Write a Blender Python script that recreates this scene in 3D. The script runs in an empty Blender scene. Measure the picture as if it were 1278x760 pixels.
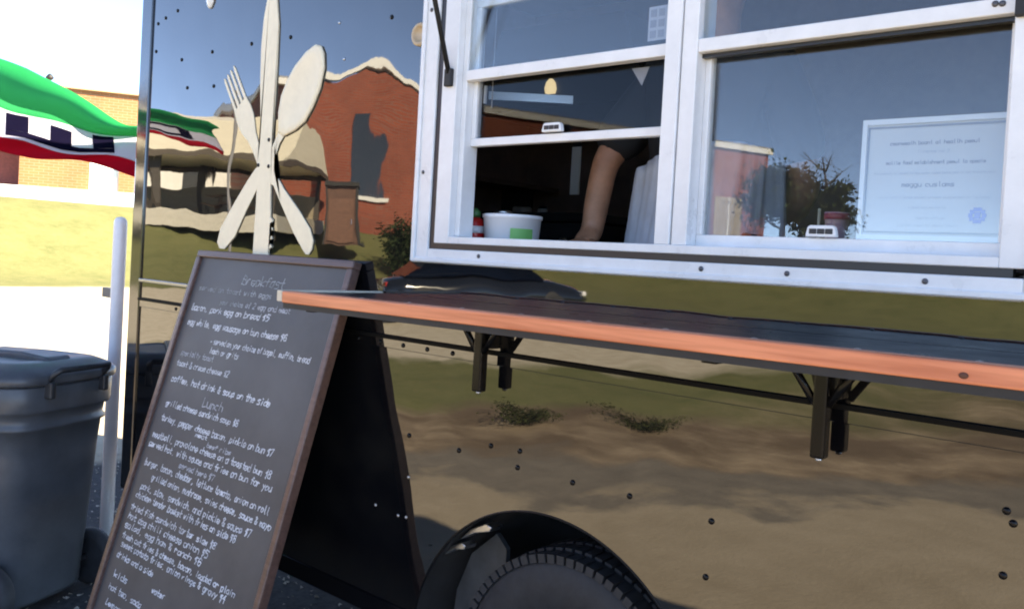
import bpy, bmesh, math, random
from mathutils import Vector, Matrix
random.seed(7)
R = math.radians
S = bpy.context.scene
C = S.collection

# ------------------------------------------------------------------ camera
def make_camera():
    yaw, pitch, roll = 0.71565064, 0.02026955, 0.05616695
    f = Vector((-math.sin(yaw)*math.cos(pitch), math.cos(yaw)*math.cos(pitch), -math.sin(pitch)))
    r = Vector((math.cos(yaw), math.sin(yaw), 0)); u = r.cross(f)
    r2 = math.cos(roll)*r + math.sin(roll)*u; u2 = -math.sin(roll)*r + math.cos(roll)*u
    cd = bpy.data.cameras.new('camera'); co = bpy.data.objects.new('camera', cd); C.objects.link(co)
    co.matrix_world = Matrix(((r2.x, u2.x, -f.x, 3.12), (r2.y, u2.y, -f.y, -1.51), (r2.z, u2.z, -f.z, 1.3), (0, 0, 0, 1)))
    cd.sensor_width = 36; cd.lens = 36*1092.39/1278; cd.shift_y = -(380-344.4)/1278
    cd.clip_start = 0.05; cd.clip_end = 2000
    S.camera = co
make_camera()
# ------------------------------------------------------------------ light
SUN_EL = 34.0; SUN_H = Vector((0.92, 0.38)).normalized()
SUN_DIR = Vector((SUN_H.x*math.cos(R(SUN_EL)), SUN_H.y*math.cos(R(SUN_EL)), math.sin(R(SUN_EL))))
w = bpy.data.worlds.new('World'); S.world = w; w.use_nodes = True
nt = w.node_tree; nt.nodes.clear()
sky = nt.nodes.new('ShaderNodeTexSky'); sky.sky_type = 'NISHITA'; sky.sun_disc = False
sky.sun_elevation = R(SUN_EL); sky.sun_rotation = math.atan2(SUN_H.x, SUN_H.y)
sky.altitude = 600; sky.air_density = 0.26; sky.dust_density = 0.0; sky.ozone_density = 2.2
bg = nt.nodes.new('ShaderNodeBackground'); bg.inputs['Strength'].default_value = 0.125
wo = nt.nodes.new('ShaderNodeOutputWorld')
nt.links.new(sky.outputs[0], bg.inputs[0]); nt.links.new(bg.outputs[0], wo.inputs[0])
sl = bpy.data.lights.new('sun', 'SUN'); sl.energy = 2.3; sl.angle = R(0.53); sl.color = (1, 0.95, 0.87)
so = bpy.data.objects.new('sun', sl); C.objects.link(so)
so.rotation_euler = SUN_DIR.to_track_quat('Z', 'Y').to_euler(); so.location = (20, -12, 20)
S.view_settings.view_transform = 'Standard'; S.view_settings.look = 'None'
S.view_settings.gamma = 1; S.view_settings.use_curve_mapping = False
S.view_settings.exposure = 3.42
S.view_settings.use_white_balance = True; S.view_settings.white_balance_temperature = 8700; S.view_settings.white_balance_tint = 8

S.render.engine = 'CYCLES'; S.cycles.pixel_filter_type = 'BLACKMAN_HARRIS'; S.cycles.filter_width = 2.0

# ------------------------------------------------------------------ materials
MATS = {}
def mat(name, col, rough=0.5, metal=0.0, ior=1.5, noise=0.0, nscale=8.0, bump=0.0, bscale=40.0, bdist=0.002,
        coat=0.0, emit=0.0, trans=0.0, spec=None, col2=None, rvar=0.0):
    if name in MATS: return MATS[name]
    m = bpy.data.materials.new(name); m.use_nodes = True; MATS[name] = m
    t = m.node_tree; b = t.nodes['Principled BSDF']
    b.inputs['Base Color'].default_value = (*col, 1); b.inputs['Roughness'].default_value = rough
    b.inputs['Metallic'].default_value = metal; b.inputs['IOR'].default_value = ior
    b.inputs['Coat Weight'].default_value = coat
    if spec is not None: b.inputs['Specular IOR Level'].default_value = spec
    if emit: b.inputs['Emission Color'].default_value = (*col, 1); b.inputs['Emission Strength'].default_value = emit
    tc = t.nodes.new('ShaderNodeTexCoord')
    if noise or col2 or rvar:
        n = t.nodes.new('ShaderNodeTexNoise'); n.inputs['Scale'].default_value = nscale; n.inputs['Detail'].default_value = 6
        n.inputs['Roughness'].default_value = 0.65
        t.links.new(tc.outputs['Object'], n.inputs['Vector'])
        r = t.nodes.new('ShaderNodeValToRGB'); e = r.color_ramp.elements
        c2 = col2 or tuple(min(1, c*(1+noise)) for c in col); c1 = col if col2 else tuple(c*(1-noise) for c in col)
        e[0].position = 0.34; e[0].color = (*c1, 1); e[1].position = 0.68; e[1].color = (*c2, 1)
        t.links.new(n.outputs['Fac'], r.inputs['Fac']); t.links.new(r.outputs['Color'], b.inputs['Base Color'])
        if rvar:
            mr = t.nodes.new('ShaderNodeMapRange'); mr.inputs['To Min'].default_value = max(0, rough-rvar); mr.inputs['To Max'].default_value = rough+rvar
            t.links.new(n.outputs['Fac'], mr.inputs['Value']); t.links.new(mr.outputs['Result'], b.inputs['Roughness'])
    if bump:
        n2 = t.nodes.new('ShaderNodeTexNoise'); n2.inputs['Scale'].default_value = bscale; n2.inputs['Detail'].default_value = 3
        t.links.new(tc.outputs['Object'], n2.inputs['Vector'])
        bp = t.nodes.new('ShaderNodeBump'); bp.inputs['Strength'].default_value = bump; bp.inputs['Distance'].default_value = bdist
        t.links.new(n2.outputs['Fac'], bp.inputs['Height']); t.links.new(bp.outputs['Normal'], b.inputs['Normal'])
    return m

def wall_material():
    # glossy black enamel on sheet metal that is not quite flat
    m = bpy.data.materials.new('black_enamel_sheet'); m.use_nodes = True; t = m.node_tree; b = t.nodes['Principled BSDF']
    b.inputs['Base Color'].default_value = (0.004, 0.004, 0.005, 1); b.inputs['Roughness'].default_value = 0.015; b.inputs['IOR'].default_value = 1.92
    tc = t.nodes.new('ShaderNodeTexCoord')
    mp = t.nodes.new('ShaderNodeMapping'); mp.inputs['Scale'].default_value = (1.0, 1.0, 0.8)
    t.links.new(tc.outputs['Object'], mp.inputs['Vector'])
    n = t.nodes.new('ShaderNodeTexNoise'); n.inputs['Scale'].default_value = 5.0; n.inputs['Detail'].default_value = 0.6
    n3 = t.nodes.new('ShaderNodeTexNoise'); n3.inputs['Scale'].default_value = 22.0; n3.inputs['Detail'].default_value = 1.0
    t.links.new(mp.outputs['Vector'], n.inputs['Vector']); t.links.new(mp.outputs['Vector'], n3.inputs['Vector'])
    ad = t.nodes.new('ShaderNodeMath'); ad.operation = 'MULTIPLY_ADD'; ad.inputs[1].default_value = 0.02
    t.links.new(n3.outputs['Fac'], ad.inputs[0]); t.links.new(n.outputs['Fac'], ad.inputs[2])
    bp = t.nodes.new('ShaderNodeBump'); bp.inputs['Strength'].default_value = 1.0; bp.inputs['Distance'].default_value = 0.0019
    t.links.new(ad.outputs[0], bp.inputs['Height']); t.links.new(bp.outputs['Normal'], b.inputs['Normal'])
    # faint dust film
    n2 = t.nodes.new('ShaderNodeTexNoise'); n2.inputs['Scale'].default_value = 7.0; n2.inputs['Detail'].default_value = 8
    t.links.new(tc.outputs['Object'], n2.inputs['Vector'])
    r = t.nodes.new('ShaderNodeValToRGB'); e = r.color_ramp.elements
    e[0].position = 0.45; e[0].color = (0.004, 0.004, 0.005, 1); e[1].position = 0.8; e[1].color = (0.012, 0.011, 0.01, 1)
    t.links.new(n2.outputs['Fac'], r.inputs['Fac']); t.links.new(r.outputs['Color'], b.inputs['Base Color'])
    MATS['wall'] = m; return m

def glass_material(name, base, tint, veil=0.0):
    m = bpy.data.materials.new(name); m.use_nodes = True; t = m.node_tree; t.nodes.clear()
    tr = t.nodes.new('ShaderNodeBsdfTransparent'); tr.inputs[0].default_value = (*tint, 1)
    gl = t.nodes.new('ShaderNodeBsdfGlossy'); gl.inputs['Roughness'].default_value = 0.0
    lw = t.nodes.new('ShaderNodeLayerWeight'); lw.inputs['Blend'].default_value = 0.5
    pw = t.nodes.new('ShaderNodeMath'); pw.operation = 'POWER'; pw.inputs[1].default_value = 4
    ma = t.nodes.new('ShaderNodeMath'); ma.operation = 'MULTIPLY_ADD'; ma.inputs[1].default_value = 0.8; ma.inputs[2].default_value = base
    mx = t.nodes.new('ShaderNodeMixShader'); o = t.nodes.new('ShaderNodeOutputMaterial')
    df = t.nodes.new('ShaderNodeBsdfDiffuse'); df.inputs[0].default_value = (0.6, 0.6, 0.6, 1)
    mv = t.nodes.new('ShaderNodeMixShader'); mv.inputs[0].default_value = veil
    t.links.new(lw.outputs['Facing'], pw.inputs[0]); t.links.new(pw.outputs[0], ma.inputs[0]); t.links.new(ma.outputs[0], mx.inputs[0])
    t.links.new(tr.outputs[0], mv.inputs[1]); t.links.new(df.outputs[0], mv.inputs[2])
    t.links.new(mv.outputs[0], mx.inputs[1]); t.links.new(gl.outputs[0], mx.inputs[2]); t.links.new(mx.outputs[0], o.inputs[0])
    MATS[name] = m; return m

def brick_material(name, c1, c2, mortar):
    m = bpy.data.materials.new(name); m.use_nodes = True; t = m.node_tree; b = t.nodes['Principled BSDF']; b.inputs['Roughness'].default_value = 0.9
    tc = t.nodes.new('ShaderNodeTexCoord'); mp = t.nodes.new('ShaderNodeMapping'); mp.inputs['Rotation'].default_value = (R(90), 0, 0)
    bk = t.nodes.new('ShaderNodeTexBrick'); bk.inputs['Color1'].default_value = (*c1, 1); bk.inputs['Color2'].default_value = (*c2, 1); bk.inputs['Mortar'].default_value = (*mortar, 1)
    bk.inputs['Scale'].default_value = 1.0; bk.inputs['Brick Width'].default_value = 0.4; bk.inputs['Row Height'].default_value = 0.13; bk.inputs['Mortar Size'].default_value = 0.012
    n = t.nodes.new('ShaderNodeTexNoise'); n.inputs['Scale'].default_value = 0.6; n.inputs['Detail'].default_value = 5
    mx = t.nodes.new('ShaderNodeMix'); mx.data_type = 'RGBA'; mx.blend_type = 'MULTIPLY'; mx.inputs[0].default_value = 0.5
    t.links.new(tc.outputs['Object'], mp.inputs[0]); t.links.new(mp.outputs[0], bk.inputs[0]); t.links.new(tc.outputs['Object'], n.inputs['Vector'])
    t.links.new(bk.outputs['Color'], mx.inputs[6]); t.links.new(n.outputs['Fac'], mx.inputs[7]); t.links.new(mx.outputs[2], b.inputs['Base Color'])
    MATS[name] = m; return m

def ground_material():
    m = bpy.data.materials.new('ground'); m.use_nodes = True; t = m.node_tree; b = t.nodes['Principled BSDF']; b.inputs['Roughness'].default_value = 0.95
    b.inputs['Specular IOR Level'].default_value = 0.15
    N = t.nodes.new; L = t.links.new
    tc = N('ShaderNodeTexCoord'); sp = N('ShaderNodeSeparateXYZ'); L(tc.outputs['Object'], sp.inputs[0])
    def noise(s, d=6):
        n = N('ShaderNodeTexNoise'); n.inputs['Scale'].default_value = s; n.inputs['Detail'].default_value = d; n.inputs['Roughness'].default_value = 0.62
        L(tc.outputs['Object'], n.inputs['Vector']); return n.outputs['Fac']
    def M(op, a, b_=None, c=None, clamp=False):
        n = N('ShaderNodeMath'); n.operation = op; n.use_clamp = clamp
        for i, v in enumerate((a, b_, c)):
            if v is None: continue
            if isinstance(v, (int, float)): n.inputs[i].default_value = v
            else: L(v, n.inputs[i])
        return n.outputs[0]
    def ramp(f, a, b_, c1, c2):
        r = N('ShaderNodeValToRGB'); e = r.color_ramp.elements; e[0].position = a; e[1].position = b_; e[0].color = (*c1, 1); e[1].color = (*c2, 1); L(f, r.inputs[0]); return r.outputs[0]
    def mix(f, a, b_):
        n = N('ShaderNodeMix'); n.data_type = 'RGBA'; L(f, n.inputs[0]); L(a, n.inputs[6]); L(b_, n.inputs[7]); return n.outputs[2]
    X, Y = sp.outputs[0], sp.outputs[1]
    big, mid, fine, grit = noise(0.22), noise(0.9), noise(4.0), noise(45.0, 4)
    gravel = mix(M('MULTIPLY_ADD', grit, 0.8, -0.05, True), ramp(mid, 0.3, 0.72, (0.27, 0.225, 0.165), (0.38, 0.325, 0.25)), ramp(fine, 0.35, 0.7, (0.29, 0.245, 0.18), (0.42, 0.365, 0.285)))
    dirt = mix(M('MULTIPLY_ADD', fine, 1.5, -0.4, True), ramp(mid, 0.32, 0.66, (0.115, 0.085, 0.058), (0.25, 0.19, 0.13)), ramp(mid, 0.45, 0.62, (0.15, 0.11, 0.075), (0.46, 0.37, 0.26)))
    grey_band = ramp(fine, 0.3, 0.75, (0.15, 0.135, 0.115), (0.23, 0.205, 0.17))  # darker, greyer band between the gravel and the brown dirt
    pale = ramp(fine, 0.3, 0.75, (0.44, 0.385, 0.29), (0.62, 0.56, 0.45))
    grass = mix(M('MULTIPLY_ADD', fine, 1.6, -0.35, True), ramp(mid, 0.3, 0.7, (0.080, 0.100, 0.038), (0.165, 0.172, 0.072)), ramp(grit, 0.35, 0.7, (0.120, 0.128, 0.050), (0.26, 0.235, 0.115)))
    wob2 = M('MULTIPLY_ADD', mid, 2.2, -1.1); wob3 = M('MULTIPLY_ADD', big, 4.0, -2.0)
    # bands that run along the old track in front of the trailer: D grows with distance from the lot corner
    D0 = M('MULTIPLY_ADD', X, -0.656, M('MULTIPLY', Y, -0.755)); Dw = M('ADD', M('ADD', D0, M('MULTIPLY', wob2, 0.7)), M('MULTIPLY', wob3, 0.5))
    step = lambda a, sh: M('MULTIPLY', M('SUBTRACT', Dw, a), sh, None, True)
    f_grey_band, f_dirt, f_grs, f_pale1 = step(1.8, 6.0), step(2.5, 3.0), step(4.0, 1.6), step(7.2, 1.4)
    f_grs = M('MULTIPLY', f_grs, M('MULTIPLY_ADD', M('ADD', X, M('MULTIPLY', wob2, 1.5)), -0.35, 0.62, True))
    west = M('SUBTRACT', -2.4, M('ADD', X, wob2))
    f_west = M('MULTIPLY_ADD', M('MINIMUM', west, M('ADD', Y, M('MULTIPLY_ADD', X, -0.12, 0.4))), 0.8, 0.2, True)
    f_pale1 = M('MULTIPLY', f_pale1, M('MULTIPLY_ADD', M('ADD', X, M('MULTIPLY', wob2, 2.5)), -0.4, -0.2, True))
    # bank and lawn
    lw = M('SUBTRACT', -19.0, M('ADD', X, M('MULTIPLY', wob2, 0.4)))
    ls = M('SUBTRACT', -12.5, M('ADD', Y, M('MULTIPLY_ADD', X, 0.08, 0.0)))
    f_lawn = M('MULTIPLY_ADD', M('MAXIMUM', M('MULTIPLY', lw, 1.5), M('ADD', ls, wob2)), 1.0, 0.5, True)
    dark_ground = ramp(grit, 0.3, 0.75, (0.035, 0.036, 0.038), (0.075, 0.075, 0.077))  # darker grey ground around the trailer's left corner
    f_dark_ground = M('MULTIPLY', M('MINIMUM', M('MINIMUM', M('SUBTRACT', 0.9, X), M('ADD', X, M('MULTIPLY_ADD', wob2, 0.2, 2.0))), M('ADD', Y, M('MULTIPLY_ADD', wob2, 0.1, 0.75))), 6.0, None, True)
    col = mix(f_grey_band, gravel, grey_band); col = mix(f_dirt, col, dirt); col = mix(f_grs, col, grass); col = mix(f_pale1, col, pale); col = mix(f_west, col, pale); col = mix(f_dark_ground, col, dark_ground); col = mix(f_lawn, col, grass)
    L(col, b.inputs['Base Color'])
    bp = N('ShaderNodeBump'); bp.inputs['Strength'].default_value = 0.3; bp.inputs['Distance'].default_value = 0.012
    L(M('ADD', grit, fine), bp.inputs['Height']); L(bp.outputs[0], b.inputs['Normal'])
    MATS['ground'] = m; return m

wall_material()
glass_material('pane_glass', 0.06, (0.93, 0.96, 0.97), 0.012)
glass_material('sash_glass', 0.012, (0.80, 0.82, 0.84))
glass_material('car_glass', 0.10, (0.05, 0.05, 0.06))
brick_material('orange_brick', (0.42, 0.18, 0.075), (0.37, 0.155, 0.065), (0.42, 0.27, 0.17))
brick_material('red_brick', (0.36, 0.085, 0.045), (0.30, 0.07, 0.04), (0.30, 0.16, 0.12))
ground_material()
WHITE = mat('white_aluminium', (0.74, 0.75, 0.76), 0.3, ior=1.5, noise=0.06, nscale=14, rvar=0.1)
GASK = mat('black_gasket', (0.012, 0.014, 0.018), 0.35)
BLACK = mat('black_gloss_paint', (0.004, 0.004, 0.005), 0.2, ior=1.4, spec=.3, bump=0.15, bscale=60, bdist=0.0006)
BLACKM = mat('black_matt', (0.012, 0.012, 0.013), 0.6, noise=0.3, nscale=20)
TRIM = mat('dark_corner_extrusion', (0.012, 0.013, 0.016), 0.08, ior=1.9, bump=0.2, bscale=7, bdist=0.002)
RUBBER = mat('tyre_rubber', (0.020, 0.021, 0.024), 0.7, noise=0.25, nscale=30, bump=0.3, bscale=120)
STEEL = mat('brushed_steel', (0.55, 0.56, 0.58), 0.28, metal=1.0, noise=0.1, nscale=30)
CREAM = mat('cream_painted_wood', (0.83, 0.73, 0.54), 0.5, noise=0.05, nscale=22, bump=0.2, bscale=60, bdist=0.001)

# ------------------------------------------------------------------ mesh helpers
def add_box(bm, x0, x1, y0, y1, z0, z1, M=None):
    vs = [bm.verts.new((x, y, z)) for x in (x0, x1) for y in (y0, y1) for z in (z0, z1)]
    if M:
        for v in vs: v.co = M @ v.co
    for f in ((0, 1, 3, 2), (4, 6, 7, 5), (0, 4, 5, 1), (2, 3, 7, 6), (0, 2, 6, 4), (1, 5, 7, 3)):
        bm.faces.new([vs[i] for i in f])
    return vs
def frame_axes(d):
    d = d.normalized(); a = Vector((0, 0, 1)) if abs(d.z) < 0.9 else Vector((1, 0, 0))
    u = d.cross(a).normalized(); return u, d.cross(u).normalized()
def add_tube(bm, pts, rad, n=10, caps=True):
    pts = [Vector(p) for p in pts]; rad = rad if isinstance(rad, (list, tuple)) else [rad]*len(pts)
    rings = []; pu = None
    for i, p in enumerate(pts):
        d = (pts[min(i+1, len(pts)-1)] - pts[max(i-1, 0)])
        u, v = frame_axes(d)
        if pu is not None:
            dn = d.normalized(); u = (pu - dn*pu.dot(dn)).normalized(); v = dn.cross(u)
        pu = u
        rings.append([bm.verts.new(p + (u*math.cos(2*math.pi*k/n) + v*math.sin(2*math.pi*k/n))*rad[i]) for k in range(n)])
    for a, b in zip(rings, rings[1:]):
        for k in range(n): bm.faces.new((a[k], a[(k+1) % n], b[(k+1) % n], b[k]))
    if caps: bm.faces.new(rings[0][::-1]); bm.faces.new(rings[-1])
def add_lathe(bm, prof, n=32, M=None, seg=None):
    rings = []
    for r, z in prof:
        ring = [Vector((r*math.cos(2*math.pi*k/n), r*math.sin(2*math.pi*k/n), z)) for k in range(n)]
        rings.append([bm.verts.new(M @ v if M else v) for v in ring])
    for a, b in zip(rings, rings[1:]):
        for k in range(n): bm.faces.new((a[k], a[(k+1) % n], b[(k+1) % n], b[k]))
    bm.faces.new(rings[0][::-1]); bm.faces.new(rings[-1])
def add_prism(bm, pts2, M, d0, d1):
    # outline in the local xz plane, extruded along local y
    a = [bm.verts.new(M @ Vector((x, d0, z))) for x, z in pts2]; b = [bm.verts.new(M @ Vector((x, d1, z))) for x, z in pts2]
    n = len(pts2); fs = [bm.faces.new(a), bm.faces.new(b[::-1])]
    for i in range(n): bm.faces.new((a[i], b[i], b[(i+1) % n], a[(i+1) % n]))
    bmesh.ops.triangulate(bm, faces=fs)
I4 = Matrix.Identity(4)
def obj(name, bm, m, parent=None, smooth=False, bevel=0.0, segs=2):
    bmesh.ops.recalc_face_normals(bm, faces=bm.faces[:])
    me = bpy.data.meshes.new(name); bm.to_mesh(me); bm.free()
    if smooth: me.polygons.foreach_set('use_smooth', [True]*len(me.polygons))
    o = bpy.data.objects.new(name, me); C.objects.link(o)
    if m: me.materials.append(m if not isinstance(m, str) else MATS[m])
    if parent: o.parent = parent; o.matrix_parent_inverse = Matrix.Identity(4)
    if bevel:
        b = o.modifiers.new('bevel', 'BEVEL'); b.width = bevel; b.segments = segs; b.limit_method = 'ANGLE'; b.angle_limit = R(40)
    return o
def boxes(name, lst, m, parent=None, bevel=0.0):
    bm = bmesh.new()
    for b in lst: add_box(bm, *b)
    return obj(name, bm, m, parent, bevel=bevel)
def tube(name, pts, rad, m, parent=None, n=10, smooth=True):
    bm = bmesh.new(); add_tube(bm, pts, rad, n); return obj(name, bm, m, parent, smooth=smooth)
def tag(o, label, cat, group=None, kind=None):
    if label: o['label'] = label
    if cat: o['category'] = cat
    if group: o['group'] = group
    if kind: o['kind'] = kind
    return o
def thing(name, label, cat, loc=(0, 0, 0), rz=0, group=None):
    o = bpy.data.objects.new(name, None); C.objects.link(o); o.location = loc; o.rotation_euler = (0, 0, rz); o.empty_display_size = 0.2
    return tag(o, label, cat, group)
def copy_child(src, parent, loc=None):
    c = src.copy(); C.objects.link(c); c.parent = parent
    if loc is not None: c.location = loc
    return c
def copy_tree(o, parent=None):
    c = o.copy(); C.objects.link(c); c.parent = parent
    for ch in list(o.children): copy_tree(ch, c)
    return c

# ------------------------------------------------------------------ ground
def sstep(a, b, x):
    t = max(0, min(1, (x-a)/(b-a))); return t*t*(3-2*t)
def ground_h(x, y):
    e = max(-20.5-x, -27-y)
    h = 2.55*sstep(0, 11.5, e)
    return h
def build_ground():
    ax = []
    v = 0.0; stp = 0.5
    while v < 700: ax.append(v); v += stp; stp *= 1.045
    ax = [-a for a in ax[::-1]] + ax[1:]
    bm = bmesh.new(); g = []
    for x in ax:
        col = []
        for y in ax:
            r = math.hypot(x, y)
            und = 0.012*math.sin(x*1.7+0.6)*math.sin(y*1.3) if r < 25 else 0.05*math.sin(x*0.31)*math.sin(y*0.27+1)
            col.append(bm.verts.new((x, y, ground_h(x, y) + und - 0.012)))
        g.append(col)
    for i in range(len(ax)-1):
        for j in range(len(ax)-1): bm.faces.new((g[i][j], g[i+1][j], g[i+1][j+1], g[i][j+1]))
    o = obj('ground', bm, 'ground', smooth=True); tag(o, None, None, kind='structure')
build_ground()

def build_gravel():
    bm = bmesh.new(); rnd = random.Random(3)
    for i in range(2600):
        x = rnd.uniform(-2.2, 1.2); y = rnd.uniform(-1.3, 1.0); s = rnd.uniform(0.004, 0.013)*(1.5 if rnd.random() < .08 else 1)
        z = ground_h(x, y) + 0.012*math.sin(x*1.7+0.6)*math.sin(y*1.3) - 0.012
        p = [Vector((rnd.uniform(-1, 1), rnd.uniform(-1, 1), rnd.uniform(-.3, .8)))*s for _ in range(6)]
        vs = [bm.verts.new((x+q.x, y+q.y, z+q.z)) for q in p]
        for a, b, c in ((0, 1, 2), (0, 2, 3), (0, 3, 4), (0, 4, 1), (5, 2, 1), (5, 3, 2), (5, 4, 3), (5, 1, 4)): bm.faces.new((vs[a], vs[b], vs[c]))
    tag(obj('gravel', bm, mat('stone_chips', (0.30, 0.27, 0.23), 0.9, noise=0.5, nscale=25)), 'loose grey gravel chips lying around the bin and chalkboard', 'gravel', kind='stuff')
build_gravel()

# ------------------------------------------------------------------ trailer
TR = thing('food_trailer', 'glossy black food trailer with white framed serving window and fold-down wooden shelf', 'trailer', (0, 0, 0))
AX, AZ, AR = 1.957, 0.326, 0.415
ZB, ZT, XE, DY = 0.40, 2.60, 5.4, 2.15
WX0, WX1, WZ0, WZ1 = 1.515, 2.835, 1.30, 2.22
def build_shell():
    bm = bmesh.new()
    def q(x0, x1, z0a, z0b, z1):
        v = [bm.verts.new(c) for c in ((x0, 0, z0a), (x1, 0, z0b), (x1, 0, z1), (x0, 0, z1))]; bm.faces.new(v)
    q(0.02, WX0, ZB, ZB, ZT); q(WX1, XE, ZB, ZB, ZT); q(WX0, WX1, WZ1, WZ1, ZT)
    az = lambda x: max(ZB, AZ + math.sqrt(max(0, AR*AR-(x-AX)**2)))
    xs = [WX0] + [AX - AR*math.cos(math.pi*k/64) for k in range(65)] + [WX1]
    for a, b in zip(xs, xs[1:]): q(a, b, az(a), az(b), WZ0)
    bmesh.ops.remove_doubles(bm, verts=bm.verts[:], dist=1e-5)
    o = obj('side_panel', bm, 'wall', TR)
    # inner lining, rear and end walls, floor, roof
    boxes('lining', [(0.05, WX0, 0.004, 0.04, 0.75, ZT-.05), (WX1, XE-.05, 0.004, 0.04, 0.75, ZT-.05), (WX0, WX1, 0.004, 0.04, WZ1, ZT-.05), (WX0, WX1, 0.004, 0.04, 0.78, WZ0)],
          mat('dark_lining', (0.10, 0.085, 0.078), 0.5, noise=0.2), TR)
    boxes('rear_wall', [(0.0, XE, DY-0.05, DY, ZB, ZT)], mat('brown_lining', (0.22, 0.14, 0.11), 0.45, noise=0.3, nscale=3), TR)
    boxes('end_wall', [(0.004, 0.05, 0.004, DY-.05, ZB, ZT)], MATS['brown_lining'], TR)
    boxes('end_wall', [(XE-.05, XE-.004, 0.004, DY-.05, ZB, ZT)], MATS['brown_lining'], TR)
    boxes('floor', [(0.05, XE-.05, 0.41, DY-.05, ZB+.01, 0.5), (0.05, 1.45, .04, .41, ZB+.01, .5), (2.45, XE-.05, .04, .41, ZB+.01, .5)], BLACKM, TR)
    boxes('roof', [(-0.01, XE+.01, -0.01, DY+.01, ZT, ZT+.05)], mat('roof_sheet', (0.6, 0.6, 0.6), 0.4, noise=.1), TR, bevel=.01)
    # corner extrusion: rounded vertical trim at the leading corner
    bm = bmesh.new()
    prof = [(0.034, -0.004), (0.030, -0.007), (-0.030, -0.010)] + [(-0.030+0.016*math.cos(R(a)), 0.006+0.016*math.sin(R(a))) for a in range(-90, -181, -15)] + [(-0.046, 0.06), (0.003, 0.06), (0.003, 0.0), (0.034, 0.0)]
    a = [bm.verts.new((x, y, ZB-.02)) for x, y in prof]; b = [bm.verts.new((x, y, ZT)) for x, y in prof]
    for i in range(len(prof)): bm.faces.new((a[i], a[(i+1) % len(prof)], b[(i+1) % len(prof)], b[i]))
    fs = [bm.faces.new(a), bm.faces.new(b)]; bmesh.ops.triangulate(bm, faces=fs)
    obj('corner_trim', bm, TRIM, TR)
    # bottom skirt rail
    boxes('bottom_rail', [(0.0, 1.53, -0.006, 0.05, ZB-.05, ZB), (2.40, XE, -0.006, 0.05, ZB-.05, ZB)], BLACK, TR, bevel=.004)
    # drip rail strip with rivets, and the silver hinge rail left of the shelf
    st = boxes('rub_rail', [(0.036, 2.95, -0.004, 0.0, 1.050, 1.079)], 'wall', TR, bevel=.0015)
    boxes('rub_rail_lip', [(0.036, 2.95, -0.012, -0.0042, 1.074, 1.083)], mat('lip_black', (.003, .003, .003), .6, spec=.1), st)
    boxes('hinge_rail', [(0.036, 1.36, -0.012, 0.0, 1.140, 1.152)], mat('grey_anodised', (0.30, 0.31, 0.34), 0.25, metal=0.9), TR, bevel=.002)
    bm = bmesh.new(); add_lathe(bm, [(0.0062, 0), (0.006, 0.0018), (0.004, 0.0036), (0.001, 0.0043)], 10, Matrix.Rotation(R(90), 4, 'X'))
    rv = obj('rivet', bm, BLACK, st, smooth=True); rv.location = (0.30, -0.004, 1.0625)
    for k in range(1, 17): copy_child(rv, st, (0.30+0.089*k, -0.004, 1.0625))
    pts = [(0.123, 2.076), (0.206, 2.09), (0.07, 2.063), (0.25, 1.916), (0.448, 1.921), (0.68, 1.92), (0.888, 1.915), (0.297, 1.816), (0.468, 1.807), (0.064, 1.965), (1.34, 1.912),
           (1.493, 0.838), (1.67, 0.833), (1.772, 0.863), (1.86, 0.867), (1.856, 0.829), (2.012, 0.828), (2.157, 0.831), (2.342, 0.824), (2.337, 0.716), (2.832, 0.958), (2.842, 0.941), (2.833, 0.859)]
    bm = bmesh.new(); add_lathe(bm, [(0.0065, 0), (0.006, 0.002), (0.004, 0.0036), (0.001, 0.0042)], 10, Matrix.Rotation(R(90), 4, 'X'))
    r2 = obj('screw', bm, BLACK, TR, smooth=True); r2.location = (pts[0][0], 0, pts[0][1])
    for x, z in pts[1:]: copy_child(r2, TR, (x, 0, z))
    bm = bmesh.new(); add_lathe(bm, [(0.0042, 0), (0.0042, 0.0015), (0.0025, 0.003), (0.001, 0.0033)], 10, Matrix.Rotation(R(90), 4, 'X'))
    r3 = obj('bright_screw', bm, STEEL, TR, smooth=True); r3.location = (1.119, 0, 1.927)
    for x, z in [(1.149, 1.823), (1.379, .635), (1.499, .733), (1.468, .628), (1.498, .631)]: copy_child(r3, TR, (x, 0, z))
    # oval white marker lens at the top of the panel and a round latch button beside the window
    bm = bmesh.new(); add_lathe(bm, [(0.028, 0), (0.027, 0.006), (0.018, 0.012), (0.004, 0.015)], 20, Matrix.Translation((0.425, 0, 2.112)) @ Matrix.Diagonal((0.8, 1, 1.7, 1)) @ Matrix.Rotation(R(90), 4, 'X'))
    obj('marker_lens', bm, mat('white_lens', (0.8, 0.8, 0.78), 0.2), TR, smooth=True)
    bm = bmesh.new(); Mk = Matrix.Translation((1.462, 0, 1.850)) @ Matrix.Rotation(R(90), 4, 'X')
    add_lathe(bm, [(0.030, 0), (0.030, 0.010), (0.026, 0.014), (0.020, 0.012), (0.019, 0.006), (0.001, 0.006)], 24, Mk)
    k = obj('round_latch', bm, mat('tan_plastic', (0.50, 0.38, 0.25), 0.4), TR, smooth=True)
build_shell()

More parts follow.
